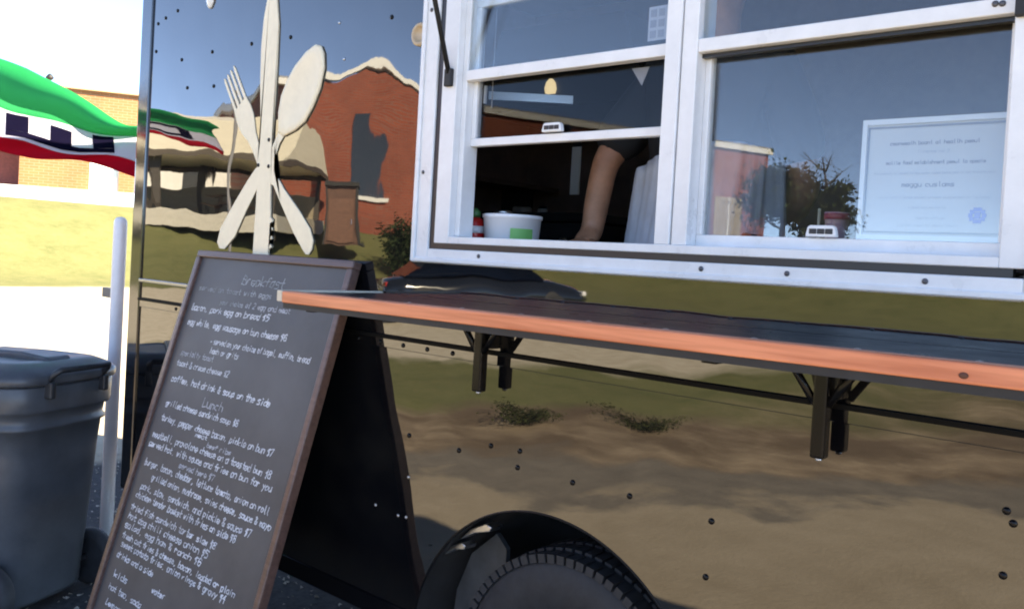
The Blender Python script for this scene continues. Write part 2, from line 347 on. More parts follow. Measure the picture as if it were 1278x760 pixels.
def build_wheel_well():
    # arch flange, liner tunnel, mud flap, axle wheel
    bm = bmesh.new(); n = 48
    def arc(r, y): return [bm.verts.new((AX - r*math.cos(math.pi*k/n), y, AZ + r*math.sin(math.pi*k/n))) for k in range(n+1)]
    a, b, c, d = arc(AR-.002, .0), arc(AR-.002, -.0015), arc(AR+.003, -.0015), arc(AR+.004, .001)
    for p, q in ((a, b), (b, c), (c, d)):
        for k in range(n): bm.faces.new((p[k], p[k+1], q[k+1], q[k]))
    obj('arch_flange', bm, BLACK, TR, smooth=True)
    bm = bmesh.new(); a, b = arc(AR+.002, .001), arc(AR+.002, .36)
    for k in range(n): bm.faces.new((a[k], a[k+1], b[k+1], b[k]))
    c0 = bm.verts.new((AX, .36, AZ))
    for k in range(n): bm.faces.new((b[k], b[k+1], c0))
    ln = obj('wheel_well', bm, mat('well_liner', (0.010, 0.010, 0.011), 0.75, noise=.4, nscale=12), TR, smooth=True)
    bm = bmesh.new(); add_prism(bm, [(1.56, .30), (1.735, .30), (1.735, .585), (1.70, .615), (1.62, .545), (1.575, .44)], I4, .12, .135)
    obj('mud_guard', bm, mat('grey_guard', (0.055, 0.058, 0.062), 0.45, noise=.35, nscale=9, bump=.3, bscale=14, bdist=.004), ln)
    for (x, z, s) in ((1.705, .642, 1.0), (1.640, .585, .7)):
        bm = bmesh.new(); M = Matrix.Translation((x, .05, z)) @ Matrix.Rotation(R(-24), 4, 'Y')
        add_prism(bm, [(-.055*s, -.012), (-.01, .006*s), (.045*s, .008*s), (.06*s, -.004), (.05*s, -.012), (.0, -.006)], M, -.02, .02)
        obj('bent_tab', bm, STEEL, ln, bevel=.002)
    W = bpy.data.objects.new('wheel', None); C.objects.link(W); W.parent = TR; W.location = (AX+.02, .16, .322)
    bm = bmesh.new(); Mx = Matrix.Rotation(R(90), 4, 'X')
    prof = [(.19, .095), (.20, .104), (.245, .112), (.290, .106), (.308, .092), (.316, .07), (.320, .0), (.316, -.07), (.308, -.092), (.28, -.106), (.2, -.1), (.19, -.095)]
    add_lathe(bm, prof, 64, Mx); ty = obj('tyre', bm, RUBBER, W, smooth=True)
    bm = bmesh.new()
    for k in range(72):
        a = 2*math.pi*k/72
        for row, (h0, h1, off) in enumerate(((.064, .106, 0), (.012, .056, .5), (-.046, -.004, 0), (-.1, -.055, .5))):
            aa = a + off*2*math.pi/72
            M = Mx @ Matrix.Rotation(aa, 4, 'Z')
            r0 = .300 if row in (0, 3) else .314
            add_box(bm, r0, .324 if row in (1, 2) else .3195, -.0098, .0098, h0, h1, M)
    obj('tread', bm, RUBBER, ty)
    bm = bmesh.new()
    for r in (.222, .255, .283):
        for k in range(64):
            pass
    bm.free()
    bm = bmesh.new(); add_lathe(bm, [(.192, .085), (.196, .102), (.188, .108), (.182, .10), (.17, .07), (.15, .062), (.08, .075), (.045, .10), (.04, .125), (.005, .13)], 48, Mx)
    obj('rim', bm, mat('grey_rim', (0.16, 0.165, 0.18), 0.4, metal=.4, noise=.2), W, smooth=True)
build_wheel_well()
def build_jack():
    j = boxes('stabiliser_jack', [(.02, .08, .06, .12, .16, .395)], BLACKM, TR, bevel=.004)
    boxes('inner_leg', [(.032, .068, .072, .108, .035, .16)], STEEL, j, bevel=.003); boxes('foot', [(-.03, .13, .01, .17, -.004, .034)], BLACKM, j, bevel=.005)
    tube('crank', [(.05, .055, .33), (.05, -.02, .33), (.05, -.03, .30), (.05, -.03, .22)], .007, STEEL, j, 8)
build_jack()

# ------------------------------------------------------------------ serving window
def build_window():
    y0 = -0.022
    FX0, FX1, FZ0 = 1.488, 2.872, 1.277
    fr = boxes('serving_window', [(FX0, 1.545, y0, 0.0, FZ0, WZ1+.03), (2.838, FX1, y0, 0.0, FZ0, WZ1+.03), (1.545, 2.838, y0, 0.0, FZ0, 1.312), (1.545, 2.838, y0, 0.0, WZ1, WZ1+.03)], WHITE, TR, bevel=.0025)
    # raised outer bead of the flange
    boxes('bead', [(FX0+.002, 1.503, y0-.006, y0, FZ0+.002, WZ1+.028), (1.503, FX1-.002, y0-.006, y0, FZ0+.002, 1.290)], WHITE, fr, bevel=.0025)
    boxes('gasket', [(1.5455, 1.562, -.016, .002, 1.3125, WZ1), (1.562, 2.822, -.016, .002, 1.3125, 1.3265)], GASK, fr)
    # inner frame: jamb, sill, centre post, right jamb
    boxes('jamb', [(1.562, 1.612, -.018, .055, 1.3265, WZ1)], WHITE, fr, bevel=.002)
    boxes('jamb_track', [(1.612, 1.628, .002, .05, 1.345, WZ1)], WHITE, fr, bevel=.002)
    boxes('jamb', [(2.802, 2.838, -.018, .055, 1.3265, WZ1)], WHITE, fr, bevel=.002)
    boxes('sill', [(1.612, 2.802, -.018, .055, 1.3265, 1.3435)], WHITE, fr, bevel=.002)
    boxes('post', [(2.188, 2.222, -.016, .055, 1.3435, WZ1)], WHITE, fr, bevel=.002)
    boxes('post', [(2.2245, 2.258, -.012, .055, 1.3435, WZ1)], WHITE, fr, bevel=.002)
    # rails
    boxes('meeting_rail', [(1.628, 2.188, -.004, .022, 1.719, 1.744)], WHITE, fr, bevel=.002)
    boxes('meeting_rail', [(2.258, 2.802, -.010, .020, 1.716, 1.742)], WHITE, fr, bevel=.002)
    boxes('rail_seal', [(2.258, 2.802, .008, .022, 1.7085, 1.7155)], GASK, fr)
    s1 = boxes('raised_sash', [(1.628, 2.188, .024, .044, 1.565, 1.584), (1.628, 2.188, .024, .044, 1.90, 1.92), (1.628, 1.642, .024, .044, 1.584, 1.90), (2.176, 2.188, .024, .044, 1.584, 1.90)], WHITE, fr, bevel=.002)
    s2 = boxes('closed_sash', [(2.258, 2.802, .024, .046, 1.3435, 1.3665), (2.258, 2.270, .024, .046, 1.3665, 1.715), (2.790, 2.802, .024, .046, 1.3665, 1.715)], WHITE, fr, bevel=.002)
    g = MATS['pane_glass']
    for (a, b, c, d, e) in ((1.628, 2.188, .006, 1.744, WZ1), (2.258, 2.802, .006, 1.742, WZ1), (2.270, 2.790, .034, 1.3665, 1.7155)):
        boxes('pane', [(a, b, c, c+.004, d, e)], g, fr)
    boxes('pane', [(1.642, 2.176, .032, .036, 1.584, 1.90)], MATS['sash_glass'], fr)
    for (x, y, z) in ((1.888, .012, 1.596), (2.512, .012, 1.378)):
        bm = bmesh.new()
        add_prism(bm, [(-.028, -.010), (.028, -.010), (.024, .008), (.020, .0105), (-.020, .0105), (-.024, .008)], Matrix.Translation((x, y, z)), 0, .012)
        l = obj('sash_latch', bm, WHITE, fr, bevel=.002)
        bm = bmesh.new()
        for k in (-1, 0, 1): add_box(bm, x+k*.0145-.0068, x+k*.0145+.0068, y-.0012, y+.002, z-.005, z+.0045)
        obj('finger_slot', bm, GASK, l, bevel=.001)
    bm = bmesh.new(); add_lathe(bm, [(0.005, 0), (0.005, 0.0015), (0.003, 0.0032), (0.001, 0.0035)], 10, Matrix.Rotation(R(90), 4, 'X'))
    sc = obj('screw', bm, mat('dull_screw', (0.10, 0.10, 0.11), .4, metal=.6), fr, smooth=True); sc.location = (1.72, y0, 1.300)
    for x, z in ((2.30, 1.300), (2.47, 1.300), (2.70, 1.300), (2.772, 1.733), (2.782, 1.732), (1.516, 1.9), (1.516, 1.5)):
        copy_child(sc, fr, (x, y0 if z < 1.7 or x < 1.6 else -.0102, z))
    boxes('sash_stop', [(1.6425, 1.6485, .0465, .052, 1.672, 1.716)], WHITE, fr)
    tube('sash_cord', [(1.668, .05, 1.90), (1.668, .05, 1.66)], .0016, mat('cord_grey', (.35, .35, .36), .6), fr, 6)
    # sticker on the inside of the upper glass: white panel with rows of grey marks
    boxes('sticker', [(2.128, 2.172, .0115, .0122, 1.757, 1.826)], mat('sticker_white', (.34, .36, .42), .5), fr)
    bm = bmesh.new()
    for i in range(2):
        for j in range(3): add_box(bm, 2.133+.019*i, 2.147+.019*i, .0107, .0113, 1.762+.0215*j, 1.777+.0215*j)
    obj('sticker_marks', bm, mat('sticker_grey', (.22, .23, .28), .6), fr)
    # raised hatch above the window, on two gas struts
    M = Matrix.Translation((0, -.012, 2.36)) @ Matrix.Rotation(R(-42), 4, 'X')
    bm = bmesh.new(); add_box(bm, 1.47, 2.88, -.90, 0, 0, .028, M); h = obj('hatch', bm, BLACK, TR, bevel=.004)
    for x in (1.590, 2.815):
        a = Vector((x, -.024, 1.735)); b = Vector((x, -.36, 2.655)); m_ = a.lerp(b, .62)
        tube('strut_rod', [m_, b], .0045, STEEL, h); s = tube('strut', [a, m_], .0062, BLACKM, h)
        bm = bmesh.new(); add_box(bm, x-.012, x+.012, -.030, -.018, 1.705, 1.748); obj('strut_foot', bm, BLACKM, s, bevel=.003)
build_window()

# ------------------------------------------------------------------ shelf and brackets
def wood(name, c1, c2, rough=.4):
    m = bpy.data.materials.new(name); m.use_nodes = True; t = m.node_tree; b = t.nodes['Principled BSDF']; b.inputs['Roughness'].default_value = rough
    tc = t.nodes.new('ShaderNodeTexCoord'); mp = t.nodes.new('ShaderNodeMapping'); mp.inputs['Scale'].default_value = (1.3, 26, 26)
    n = t.nodes.new('ShaderNodeTexNoise'); n.inputs['Scale'].default_value = 3; n.inputs['Detail'].default_value = 7; n.inputs['Distortion'].default_value = .6
    r = t.nodes.new('ShaderNodeValToRGB'); e = r.color_ramp.elements; e[0].position = .3; e[0].color = (*c1, 1); e[1].position = .7; e[1].color = (*c2, 1)
    t.links.new(tc.outputs['Object'], mp.inputs[0]); t.links.new(mp.outputs[0], n.inputs['Vector']); t.links.new(n.outputs['Fac'], r.inputs[0]); t.links.new(r.outputs[0], b.inputs['Base Color'])
    MATS[name] = m; return m
wood('shelf_wood', (.50, .145, .066), (.80, .29, .15), .42)
def build_shelf():
    zf = lambda x: 1.1935 + (x-1.37)*.0062
    x0, x1, yf = 1.37, 2.98, -.315
    def slab(ya, yb, zo0, zo1):
        bm = bmesh.new()
        v = [bm.verts.new((x, y, zf(x)+zo)) for x in (x0, x1) for y in (ya, yb) for zo in (zo0, zo1)]
        for f in ((0, 1, 3, 2), (4, 6, 7, 5), (0, 4, 5, 1), (2, 3, 7, 6), (0, 2, 6, 4), (1, 5, 7, 3)): bm.faces.new([v[i] for i in f])
        return bm
    sh = obj('serving_shelf', slab(yf, yf+.035, -.0275, 0), 'shelf_wood', TR, bevel=.003)
    obj('shelf_board', slab(yf+.0355, -.004, -.024, -.003), mat('dark_shelf_top', (.007, .007, .010), .3, ior=1.3, spec=.15, noise=.4, nscale=14, rvar=.1), sh)
    bm = bmesh.new(); add_box(bm, x0-.020, x0-.0005, yf, -.004, 1.168, 1.1945); obj('shelf_end_strip', bm, mat('tan_end', (.62, .55, .44), .5, noise=.15), sh, bevel=.002)
    obj('edge_angle', slab(yf+.005, yf+.034, -.040, -.0278), BLACKM, sh)
    rnd = random.Random(5)
    for k in range(9):
        x = 1.6+.155*k
        bm = bmesh.new(); add_lathe(bm, [(.0055, 0), (.005, .002), (.001, .003)], 10, Matrix.Translation((x, yf+.052, zf(x)-.003)))
        obj('screw_head', bm, STEEL, sh, smooth=True)
    # knot near the right end of the edge
    bm = bmesh.new(); add_lathe(bm, [(.0042, 0), (.0035, .0008), (.001, .001)], 12, Matrix.Translation((2.835, yf-.0004, zf(2.835)-.017)) @ Matrix.Rotation(R(90), 4, 'X') @ Matrix.Diagonal((1.4, 1, 1, 1)))
    obj('knot', bm, mat('knot_brown', (.09, .03, .015), .6), sh, smooth=True)
    for cx in (1.765, 2.556):
        b = bpy.data.objects.new('bracket', None); C.objects.link(b); b.parent = TR; b.location = (cx, -.045, 0)
        zt = zf(cx)-.0276
        boxes('post', [(-.0125, .0125, -.0125, .0125, .992, zt-.012)], BLACK, b, bevel=.004)
        boxes('receiver', [(-.018, .018, .016, .045, 1.09, zt-.01)], BLACK, b, bevel=.003)
        boxes('arm', [(-.014, .014, -.24, .04, zt-.012, zt-.0005)], BLACK, b, bevel=.002)
        for s in (-1, 1):
            tube('brace', [(s*.072, -.004, zt-.004), (s*.012, -.004, 1.085)], .0075, BLACK, b, 8)
        bm = bmesh.new(); add_prism(bm, [(-.035, zt-.006), (.035, zt-.006), (.012, 1.09), (-.012, 1.09)], I4, .006, .010); obj('gusset', bm, BLACK, b)
        bm = bmesh.new(); add_lathe(bm, [(.006, 0), (.006, .004), (.001, .006)], 8, Matrix.Translation((0, 0, .992)) @ Matrix.Rotation(R(180), 4, 'X')); obj('bolt', bm, STEEL, b, smooth=True)
    boxes('clip', [(2.462, 2.488, -.30, -.27, 1.156, 1.1725)], BLACK, TR, bevel=.002)
    boxes('clip', [(1.445, 1.465, -.30, -.28, 1.150, 1.1658)], BLACK, TR, bevel=.002)
build_shelf()

# ------------------------------------------------------------------ wooden cutlery on the side panel
def build_cutlery():
    T = thing('cutlery_decoration', 'cream painted wooden knife, fork and spoon crossed on the black trailer side', 'wall decoration', (.78, 0, 1.275))
    off = Matrix.Translation((-.78, 0, -1.275))
    knife = [(0.776, 2.080), (0.762, 2.042), (0.749, 1.99), (0.742, 1.9), (0.746, 1.8), (0.758, 1.68), (0.762, 1.604), (0.752, 1.543), (0.757, 1.469), (0.755, 1.383), (0.752, 1.262), (0.834, 1.262)]
    zz = 1.285
    while zz < 1.385: knife += [(.836, zz), (.848, zz+.006), (.848, zz+.013), (.836, zz+.019)]; zz += .026
    knife += [(0.828, 1.481), (0.826, 1.553), (0.824, 1.625), (0.828, 1.721), (0.83, 1.84), (0.828, 1.96), (0.813, 2.037), (.800, 2.076), (.788, 2.090)]
    bm = bmesh.new(); add_prism(bm, knife, off, -.005, -.0005); obj('knife', bm, CREAM, T, bevel=.002)
    # spoon: domed bowl plus handle
    bowl = [(1.022, 1.878), (1.046, 1.870), (1.060, 1.848), (1.065, 1.805), (1.051, 1.75), (1.021, 1.700), (0.987, 1.660), (0.941, 1.637), (0.886, 1.622), (0.856, 1.635), (0.852, 1.695), (0.862, 1.742), (0.889, 1.787), (0.925, 1.826), (0.978, 1.862)]
    bm = bmesh.new(); cx = sum(a for a, b in bowl)/len(bowl); cz = sum(b for a, b in bowl)/len(bowl)
    n = len(bowl); rings = []
    back = [bm.verts.new(off @ Vector((x, -.0005, z))) for x, z in bowl]
    for s, y in ((1, -.006), (.95, -.009), (.8, -.0075), (.5, -.0045), (.2, -.0035)):
        rings.append([bm.verts.new(off @ Vector((cx+(x-cx)*s, y, cz+(z-cz)*s))) for x, z in bowl])
    for a, b in zip([back]+rings, rings):
        for k in range(n): bm.faces.new((a[k], a[(k+1) % n], b[(k+1) % n], b[k]))
    bm.faces.new(rings[-1]); bm.faces.new(back)
    sp = obj('spoon', bm, CREAM, T, smooth=True)
    bm = bmesh.new(); add_prism(bm, [(.886, 1.626), (.856, 1.640), (.838, 1.61), (.77, 1.515), (.80, 1.495), (0.845, 1.475), (0.888, 1.42), (0.956, 1.339), (1.007, 1.289), (1.022, 1.277), (1.036, 1.277), (1.049, 1.291), (1.054, 1.318), (1.036, 1.352), (0.978, 1.404), (0.9, 1.465), (.842, 1.52), (.84, 1.56), (.862, 1.60)], off, -.0046, -.0006)
    obj('handle', bm, CREAM, sp, bevel=.0015)
    ax_ = Vector((.785-.560, 1.525-1.842)).normalized(); nx_ = Vector((-ax_.y, ax_.x))       # axis from tine tips to the root
    def FP(a, b): q = Vector((.560, 1.842)) + ax_*a + nx_*b; return (q.x, q.y)
    bm = bmesh.new(); nb_ = [(.13, .0375), (.17, .044), (.20, .043), (.225, .037), (.26, .024), (.30, .019), (.41, .018)]
    for (a0, h0), (a1, h1) in zip(nb_, nb_[1:]): add_prism(bm, [FP(a0, -h0), FP(a1, -h1), FP(a1, h1), FP(a0, h0)], off, -.0024, -.0002)
    for k in range(4):
        c = -.0315+.021*k; add_prism(bm, [FP(.13, c-.0055), FP(.13, c+.0055), FP(.012, c+.0046), FP(0, c+.0015), FP(0, c-.0015), FP(.012, c-.0046)], off, -.0024, -.0002)
    fk = obj('fork', bm, CREAM, T)
    bm = bmesh.new(); add_prism(bm, [(.80, 1.525), (0.775, 1.545), (0.742, 1.531), (0.701, 1.495), (0.634, 1.428), (0.557, 1.343), (0.541, 1.298), (0.558, 1.278), (0.587, 1.277), (0.644, 1.319), (0.697, 1.395), (0.757, 1.469), (.80, 1.50)], off, -.0040, -.0008)
    obj('handle', bm, CREAM, fk, bevel=.0015)
    bm = bmesh.new(); add_lathe(bm, [(.006, 0), (.006, .002), (.001, .004)], 10, Matrix.Rotation(R(90), 4, 'X'))
    b = obj('bolt', bm, BLACKM, T, smooth=True); b.location = (-.02, -.0050, .265)
    copy_child(b, T, (.035, -.0050, .26)); copy_child(b, T, (.03, -.0050, .34))
build_cutlery()

# ------------------------------------------------------------------ chalk lettering: a small single-stroke alphabet
GL = {'a': '461605031232444642', 'b': '09023243453606', 'c': '45361605031232', 'd': '49421203051646', 'e': '04444536160503123243', 'f': '48392822|0646', 'g': '4616050312324446413010', 'h': '0902|0516364542',
      'i': '2622|2828', 'j': '262110|2828', 'k': '0902|460442', 'l': '292332', 'm': '0602|05162522|25364542', 'n': '0602|0516364542', 'o': '163645433212030516', 'p': '0600|063645433202', 'q': '4640|4616050312',
      'r': '0602|041636', 's': '46160514344332 02'.replace(' ', ''), 't': '29233242|0646', 'u': '06031232434642', 'v': '062246', 'w': '0612253246', 'x': '0642|4602', 'y': '0624|4610', 'z': '06460242',
      'B': '0209384736063644433202', 'L': '090242', '$': '481806353312|2921', '5': '49090636453202', '6': '4839190603123243453605', '7': '094912', '8': '1607081939484736160503123243453616', '4': '390545|3932',
      '2': '081939484702 42'.replace(' ', ''), '&': '420819380412324 5'.replace(' ', ''), ',': '2211', '-': '1434', '.': '2222', '3': '0939264332 02'.replace(' ', '')}
def strokes(text):
    out = []; x = 0
    for ch in text:
        if ch == ' ': x += 4.4; continue
        for part in GL.get(ch, '').split('|'):
            pts = [(int(part[i]), int(part[i+1])) for i in range(0, len(part)-1, 2)]
            if len(pts) > 1: out.append([(x+a, b-2) for a, b in pts])
        x += 5.3
    return out, max(1, x-1.3)
def write(name, text, u0, u1, v, h, wid, m, parent, P, rnd=None, slant=.15):
    # ribbon strokes laid on the surface P(u, v, lift); h = x-height
    st, W = strokes(text); sx = (u1-u0)/W; sy = h/4.0
    bm = bmesh.new(); lift = .0008
    for s in st:
        pts = [(u0 + (x + slant*y*sy/sx)*sx + (rnd.uniform(-.6, .6)*sx if rnd else 0), v - y*sy + (rnd.uniform(-.6, .6)*sy if rnd else 0)) for x, y in s]
        for (a, b), (c, d) in zip(pts, pts[1:]):
            l = math.hypot(c-a, d-b)
            if l < 1e-6: c += wid*.6; l = wid*.6
            ww = wid*(rnd.uniform(.6, 1.35) if rnd else 1)
            ex, ey = (c-a)/l*ww*.35, (d-b)/l*ww*.35; nx, ny = -(d-b)/l*ww/2, (c-a)/l*ww/2
            q = [(a-ex+nx, b-ey+ny), (a-ex-nx, b-ey-ny), (c+ex-nx, d+ey-ny), (c+ex+nx, d+ey+ny)]
            lift += 2e-7
            bm.faces.new([bm.verts.new(P(x, y, lift)) for x, y in q])
    me = bpy.data.meshes.new(name); bm.to_mesh(me); bm.free(); me.materials.append(m)
    o = bpy.data.objects.new(name, me); C.objects.link(o); o.parent = parent; o['kind'] = 'stuff'
    return o
def build_chalkboard():
    T = thing('menu_chalkboard', 'tall brown-framed menu chalkboard with white handwriting leaning against the trailer', 'chalkboard', (.879, -.378, 0))
    o = Vector((.479, -.022, 1.267)); dn = Vector((0, -.2705, -.9627)); nr = Vector((0, -.9627, .2705)); base = Vector((.879, -.378, 0))
    def P(u, v, l=0): return o + Vector((u, 0, 0)) + dn*v + nr*l - base
    M = Matrix(((1, 0, 0, (o-base).x), (0, nr.y, -dn.y, (o-base).y), (0, nr.z, -dn.z, (o-base).z), (0, 0, 0, 1)))   # local: x=u, y=lift, z=-v
    wood('board_frame_wood', (.075, .038, .030), (.13, .070, .055), .35)
    Lb, Wd, fw = 1.313, .80, .022
    bm = bmesh.new(); add_box(bm, fw*.8, Wd-fw*.8, -.016, 0, -Lb+fw*.8, -fw*.8, M)
    obj('writing_panel', bm, mat('chalkboard_slate', (.045, .045, .048), .5, noise=.22, nscale=3.5, col2=(.078, .078, .082)), T)
    for b in ((0, Wd, -.018, .011, -fw, 0), (0, Wd, -.018, .011, -Lb, -Lb+fw), (0, fw, -.018, .0112, -Lb+fw, -fw), (Wd-fw, Wd, -.018, .0112, -Lb+fw, -fw)):
        bm = bmesh.new(); add_box(bm, *b, M); obj('frame_rail', bm, 'board_frame_wood', T, bevel=.003)
    chalk = mat('white_chalk', (.62, .63, .66), .9, noise=.25, nscale=60); faint = mat('rubbed_chalk', (.36, .38, .40), .9, noise=.4, nscale=30); mid = mat('thin_chalk', (.42, .43, .46), .9, noise=.3, nscale=40)
    rnd = random.Random(11)
    rows = [('Breakfast', .29, .505, .088, .020, faint, 2.6), ('served on toast with eggs', .06, .46, .124, .011, faint, 2.2), ('with breakfast potato', .50, .765, .130, .010, faint, 2.2), ('your choice', .204, .33, .161, .010, faint, 2.2), ('of 2 egg and meat', .345, .57, .160, .0105, mid, 3),
            ('bacon, pork egg on bread $5', .052, .479, .189, .0125, chalk, 3.6), ('egg white, egg sausage on bun cheese $6', .055, .587, .236, .0125, chalk, 3.4), ('- served on your choice of bagel, muffin, bread', .215, .716, .283, .0115, chalk, 2.8), ('hash or grits', .231, .384, .312, .0115, chalk, 2.8),
            ('specialty toast', .07, .259, .335, .011, mid, 2.8), ('toast & cream cheese $2', .064, .363, .369, .0115, chalk, 2.8), ('coffee, hot drink & soup on the side', .062, .598, .419, .0125, chalk, 3.6), ('Lunch', .275, .383, .466, .017, mid, 3),
            ('grilled cheese sandwich soup $6', .074, .478, .495, .012, chalk, 3.2), ('turkey, pepper cheese bacon, pickle on bun $7', .074, .672, .541, .0125, chalk, 3.2), ('meat', .288, .35, .557, .009, chalk, 3), ('beef ribs', .36, .483, .575, .009, mid, 3),
            ('meatball, provolone cheese on a toasted bun $8', .053, .69, .596, .0125, chalk, 3.2), ('served hot, with sauce and fries on bun for you', .048, .708, .626, .0125, chalk, 3.2), ('served here $7', .25, .44, .655, .011, mid, 3),
            ('burger, bacon, cheddar, lettuce tomato, onion on roll', .058, .725, .682, .0125, chalk, 3.2), ('grilled onion, mushroom, swiss cheese, sauce & mayo', .122, .748, .716, .0125, chalk, 3.2), ('pork, slaw, sandwich, and pickle & sauce $7', .078, .674, .752, .0125, chalk, 3.2),
            ('chicken tender basket with fries on side $8', .065, .617, .780, .0125, chalk, 3.2), ('fried fish sandwich tartar slaw $8', .058, .539, .818, .0125, chalk, 3.2), ('hot dog chili cheese onion $5', .059, .516, .846, .0125, chalk, 3.2), ('salad, egg ham & ranch $6', .056, .495, .873, .0125, chalk, 3.2),
            ('fresh cut fries & cheese, bacon, loaded or plain', .058, .679, .903, .0115, chalk, 3.2), ('sweet potato fries, onion rings & gravy $4', .068, .646, .927, .0115, chalk, 3.2), ('drinks and a side', .062, .281, .960, .0115, chalk, 3.2), ('kids', .078, .16, 1.014, .012, chalk, 3.2), ('water', .301, .375, .998, .011, chalk, 3.2),
            ('hot tea, soda', .072, .269, 1.052, .012, chalk, 3.2), ('coffee', .30, .40, 1.075, .012, chalk, 3.2), ('lemonade', .075, .24, 1.095, .012, chalk, 3.2)]
    for t, a, b, v, h, m, wd in rows:
        write('writing_line', t, a, b, v+h*.4, h*.86, wd*.00092, m, T, P, rnd)
build_chalkboard()

# ------------------------------------------------------------------ wheeled rubbish bin
def build_bin():
    T = thing('wheeled_bin', 'dark grey plastic wheeled rubbish bin with lid beside the trailer corner', 'bin', (-.23, -.30, -.012), R(24))
    plast = mat('grey_bin_plastic', (.062, .068, .078), .38, noise=.2, nscale=9, bump=.12, bscale=90, bdist=.001, rvar=.08)
    dark = mat('dark_bin_plastic', (.02, .022, .026), .45)
    def ring(bm, hx, hy, z, n=40, e=4.2):
        out = []
        for k in range(n):
            a = 2*math.pi*k/n; c, s = math.cos(a), math.sin(a)
            out.append(bm.verts.new((hx*math.copysign(abs(c)**(2/e), c), hy*math.copysign(abs(s)**(2/e), s), z)))
        return out
    def loft(spec, name, m):
        bm = bmesh.new(); rs = [ring(bm, *s) for s in spec]
        for a, b in zip(rs, rs[1:]):
            for k in range(40): bm.faces.new((a[k], a[(k+1) % 40], b[(k+1) % 40], b[k]))
        bm.faces.new(rs[0]); bm.faces.new(rs[-1]); return obj(name, bm, m, T, smooth=True)
    loft([(.175, .175, .03), (.185, .185, .05), (.218, .218, .55), (.226, .226, .64), (.236, .236, .645), (.238, .238, .655), (.230, .230, .665), (.234, .234, .70), (.247, .247, .705), (.250, .250, .715), (.252, .252, .79), (.249, .249, .795), (.245, .245, .797)], 'body', plast)
    loft([(.245, .245, .7975), (.258, .258, .80), (.262, .262, .806), (.262, .262, .826), (.256, .256, .834), (.235, .235, .850), (.20, .20, .866), (.165, .165, .872), (.15, .15, .868), (.10, .10, .869), (.02, .02, .870)], 'lid', plast)
    bm = bmesh.new(); add_prism(bm, [(-.24, .838), (.20, .838), (.17, .880), (.05, .892), (-.12, .888), (-.2, .866)], I4, -.055, .055); obj('lid_ridge', bm, plast, T, bevel=.012, segs=3)
    tube('handle', [(.235, -.12, .80), (.275, -.12, .840), (.288, -.11, .852), (.288, .11, .852), (.275, .12, .840), (.235, .12, .80)], .011, dark, T, 10)
    for s in (-1, 1):
        bm = bmesh.new(); add_box(bm, .225, .275, s*.12-.012, s*.12+.012, .755, .812); obj('handle_lug', bm, dark, T, bevel=.006)
    tube('axle', [(.14, -.215, .105), (.14, .215, .105)], .010, STEEL, T, 8)
    for s in (-1, 1):
        w = bpy.data.objects.new('wheel', None); C.objects.link(w); w.parent = T; w.location = (.14, s*.225, .105)
        Mx = Matrix.Rotation(R(90), 4, 'X')
        bm = bmesh.new(); add_lathe(bm, [(.072, .024), (.092, .026), (.102, .016), (.104, 0), (.102, -.016), (.092, -.026), (.072, -.024)], 32, Mx); obj('tyre', bm, RUBBER, w, smooth=True)
        bm = bmesh.new(); add_lathe(bm, [(.073, .018), (.07, .026), (.055, .020), (.03, .022), (.022, .034), (.004, .036)], 32, Mx @ Matrix.Rotation(0 if s < 0 else math.pi, 4, 'X')); obj('hub', bm, mat('grey_hub', (.4, .41, .43), .3, metal=.5), w, smooth=True)
build_bin()

# ------------------------------------------------------------------ white post by the trailer nose
def build_post():
    T = thing('white_post', 'slim white metal post with small grey bracket behind the trailer corner', 'post', (-.42, .125, 0))
    pw = mat('white_post_paint', (.84, .84, .88), .4, noise=.06)
    bm = bmesh.new(); prof = [(.026, -.02), (.026, 1.345), (.024, 1.362), (.017, 1.374), (.004, 1.378)]
    add_lathe(bm, prof, 20); obj('pole', bm, pw, T, smooth=True)
    boxes('bracket', [(-.115, -.022, -.012, .012, 1.045, 1.085)], mat('grey_bracket', (.09, .095, .11), .5), T, bevel=.003)
build_post()

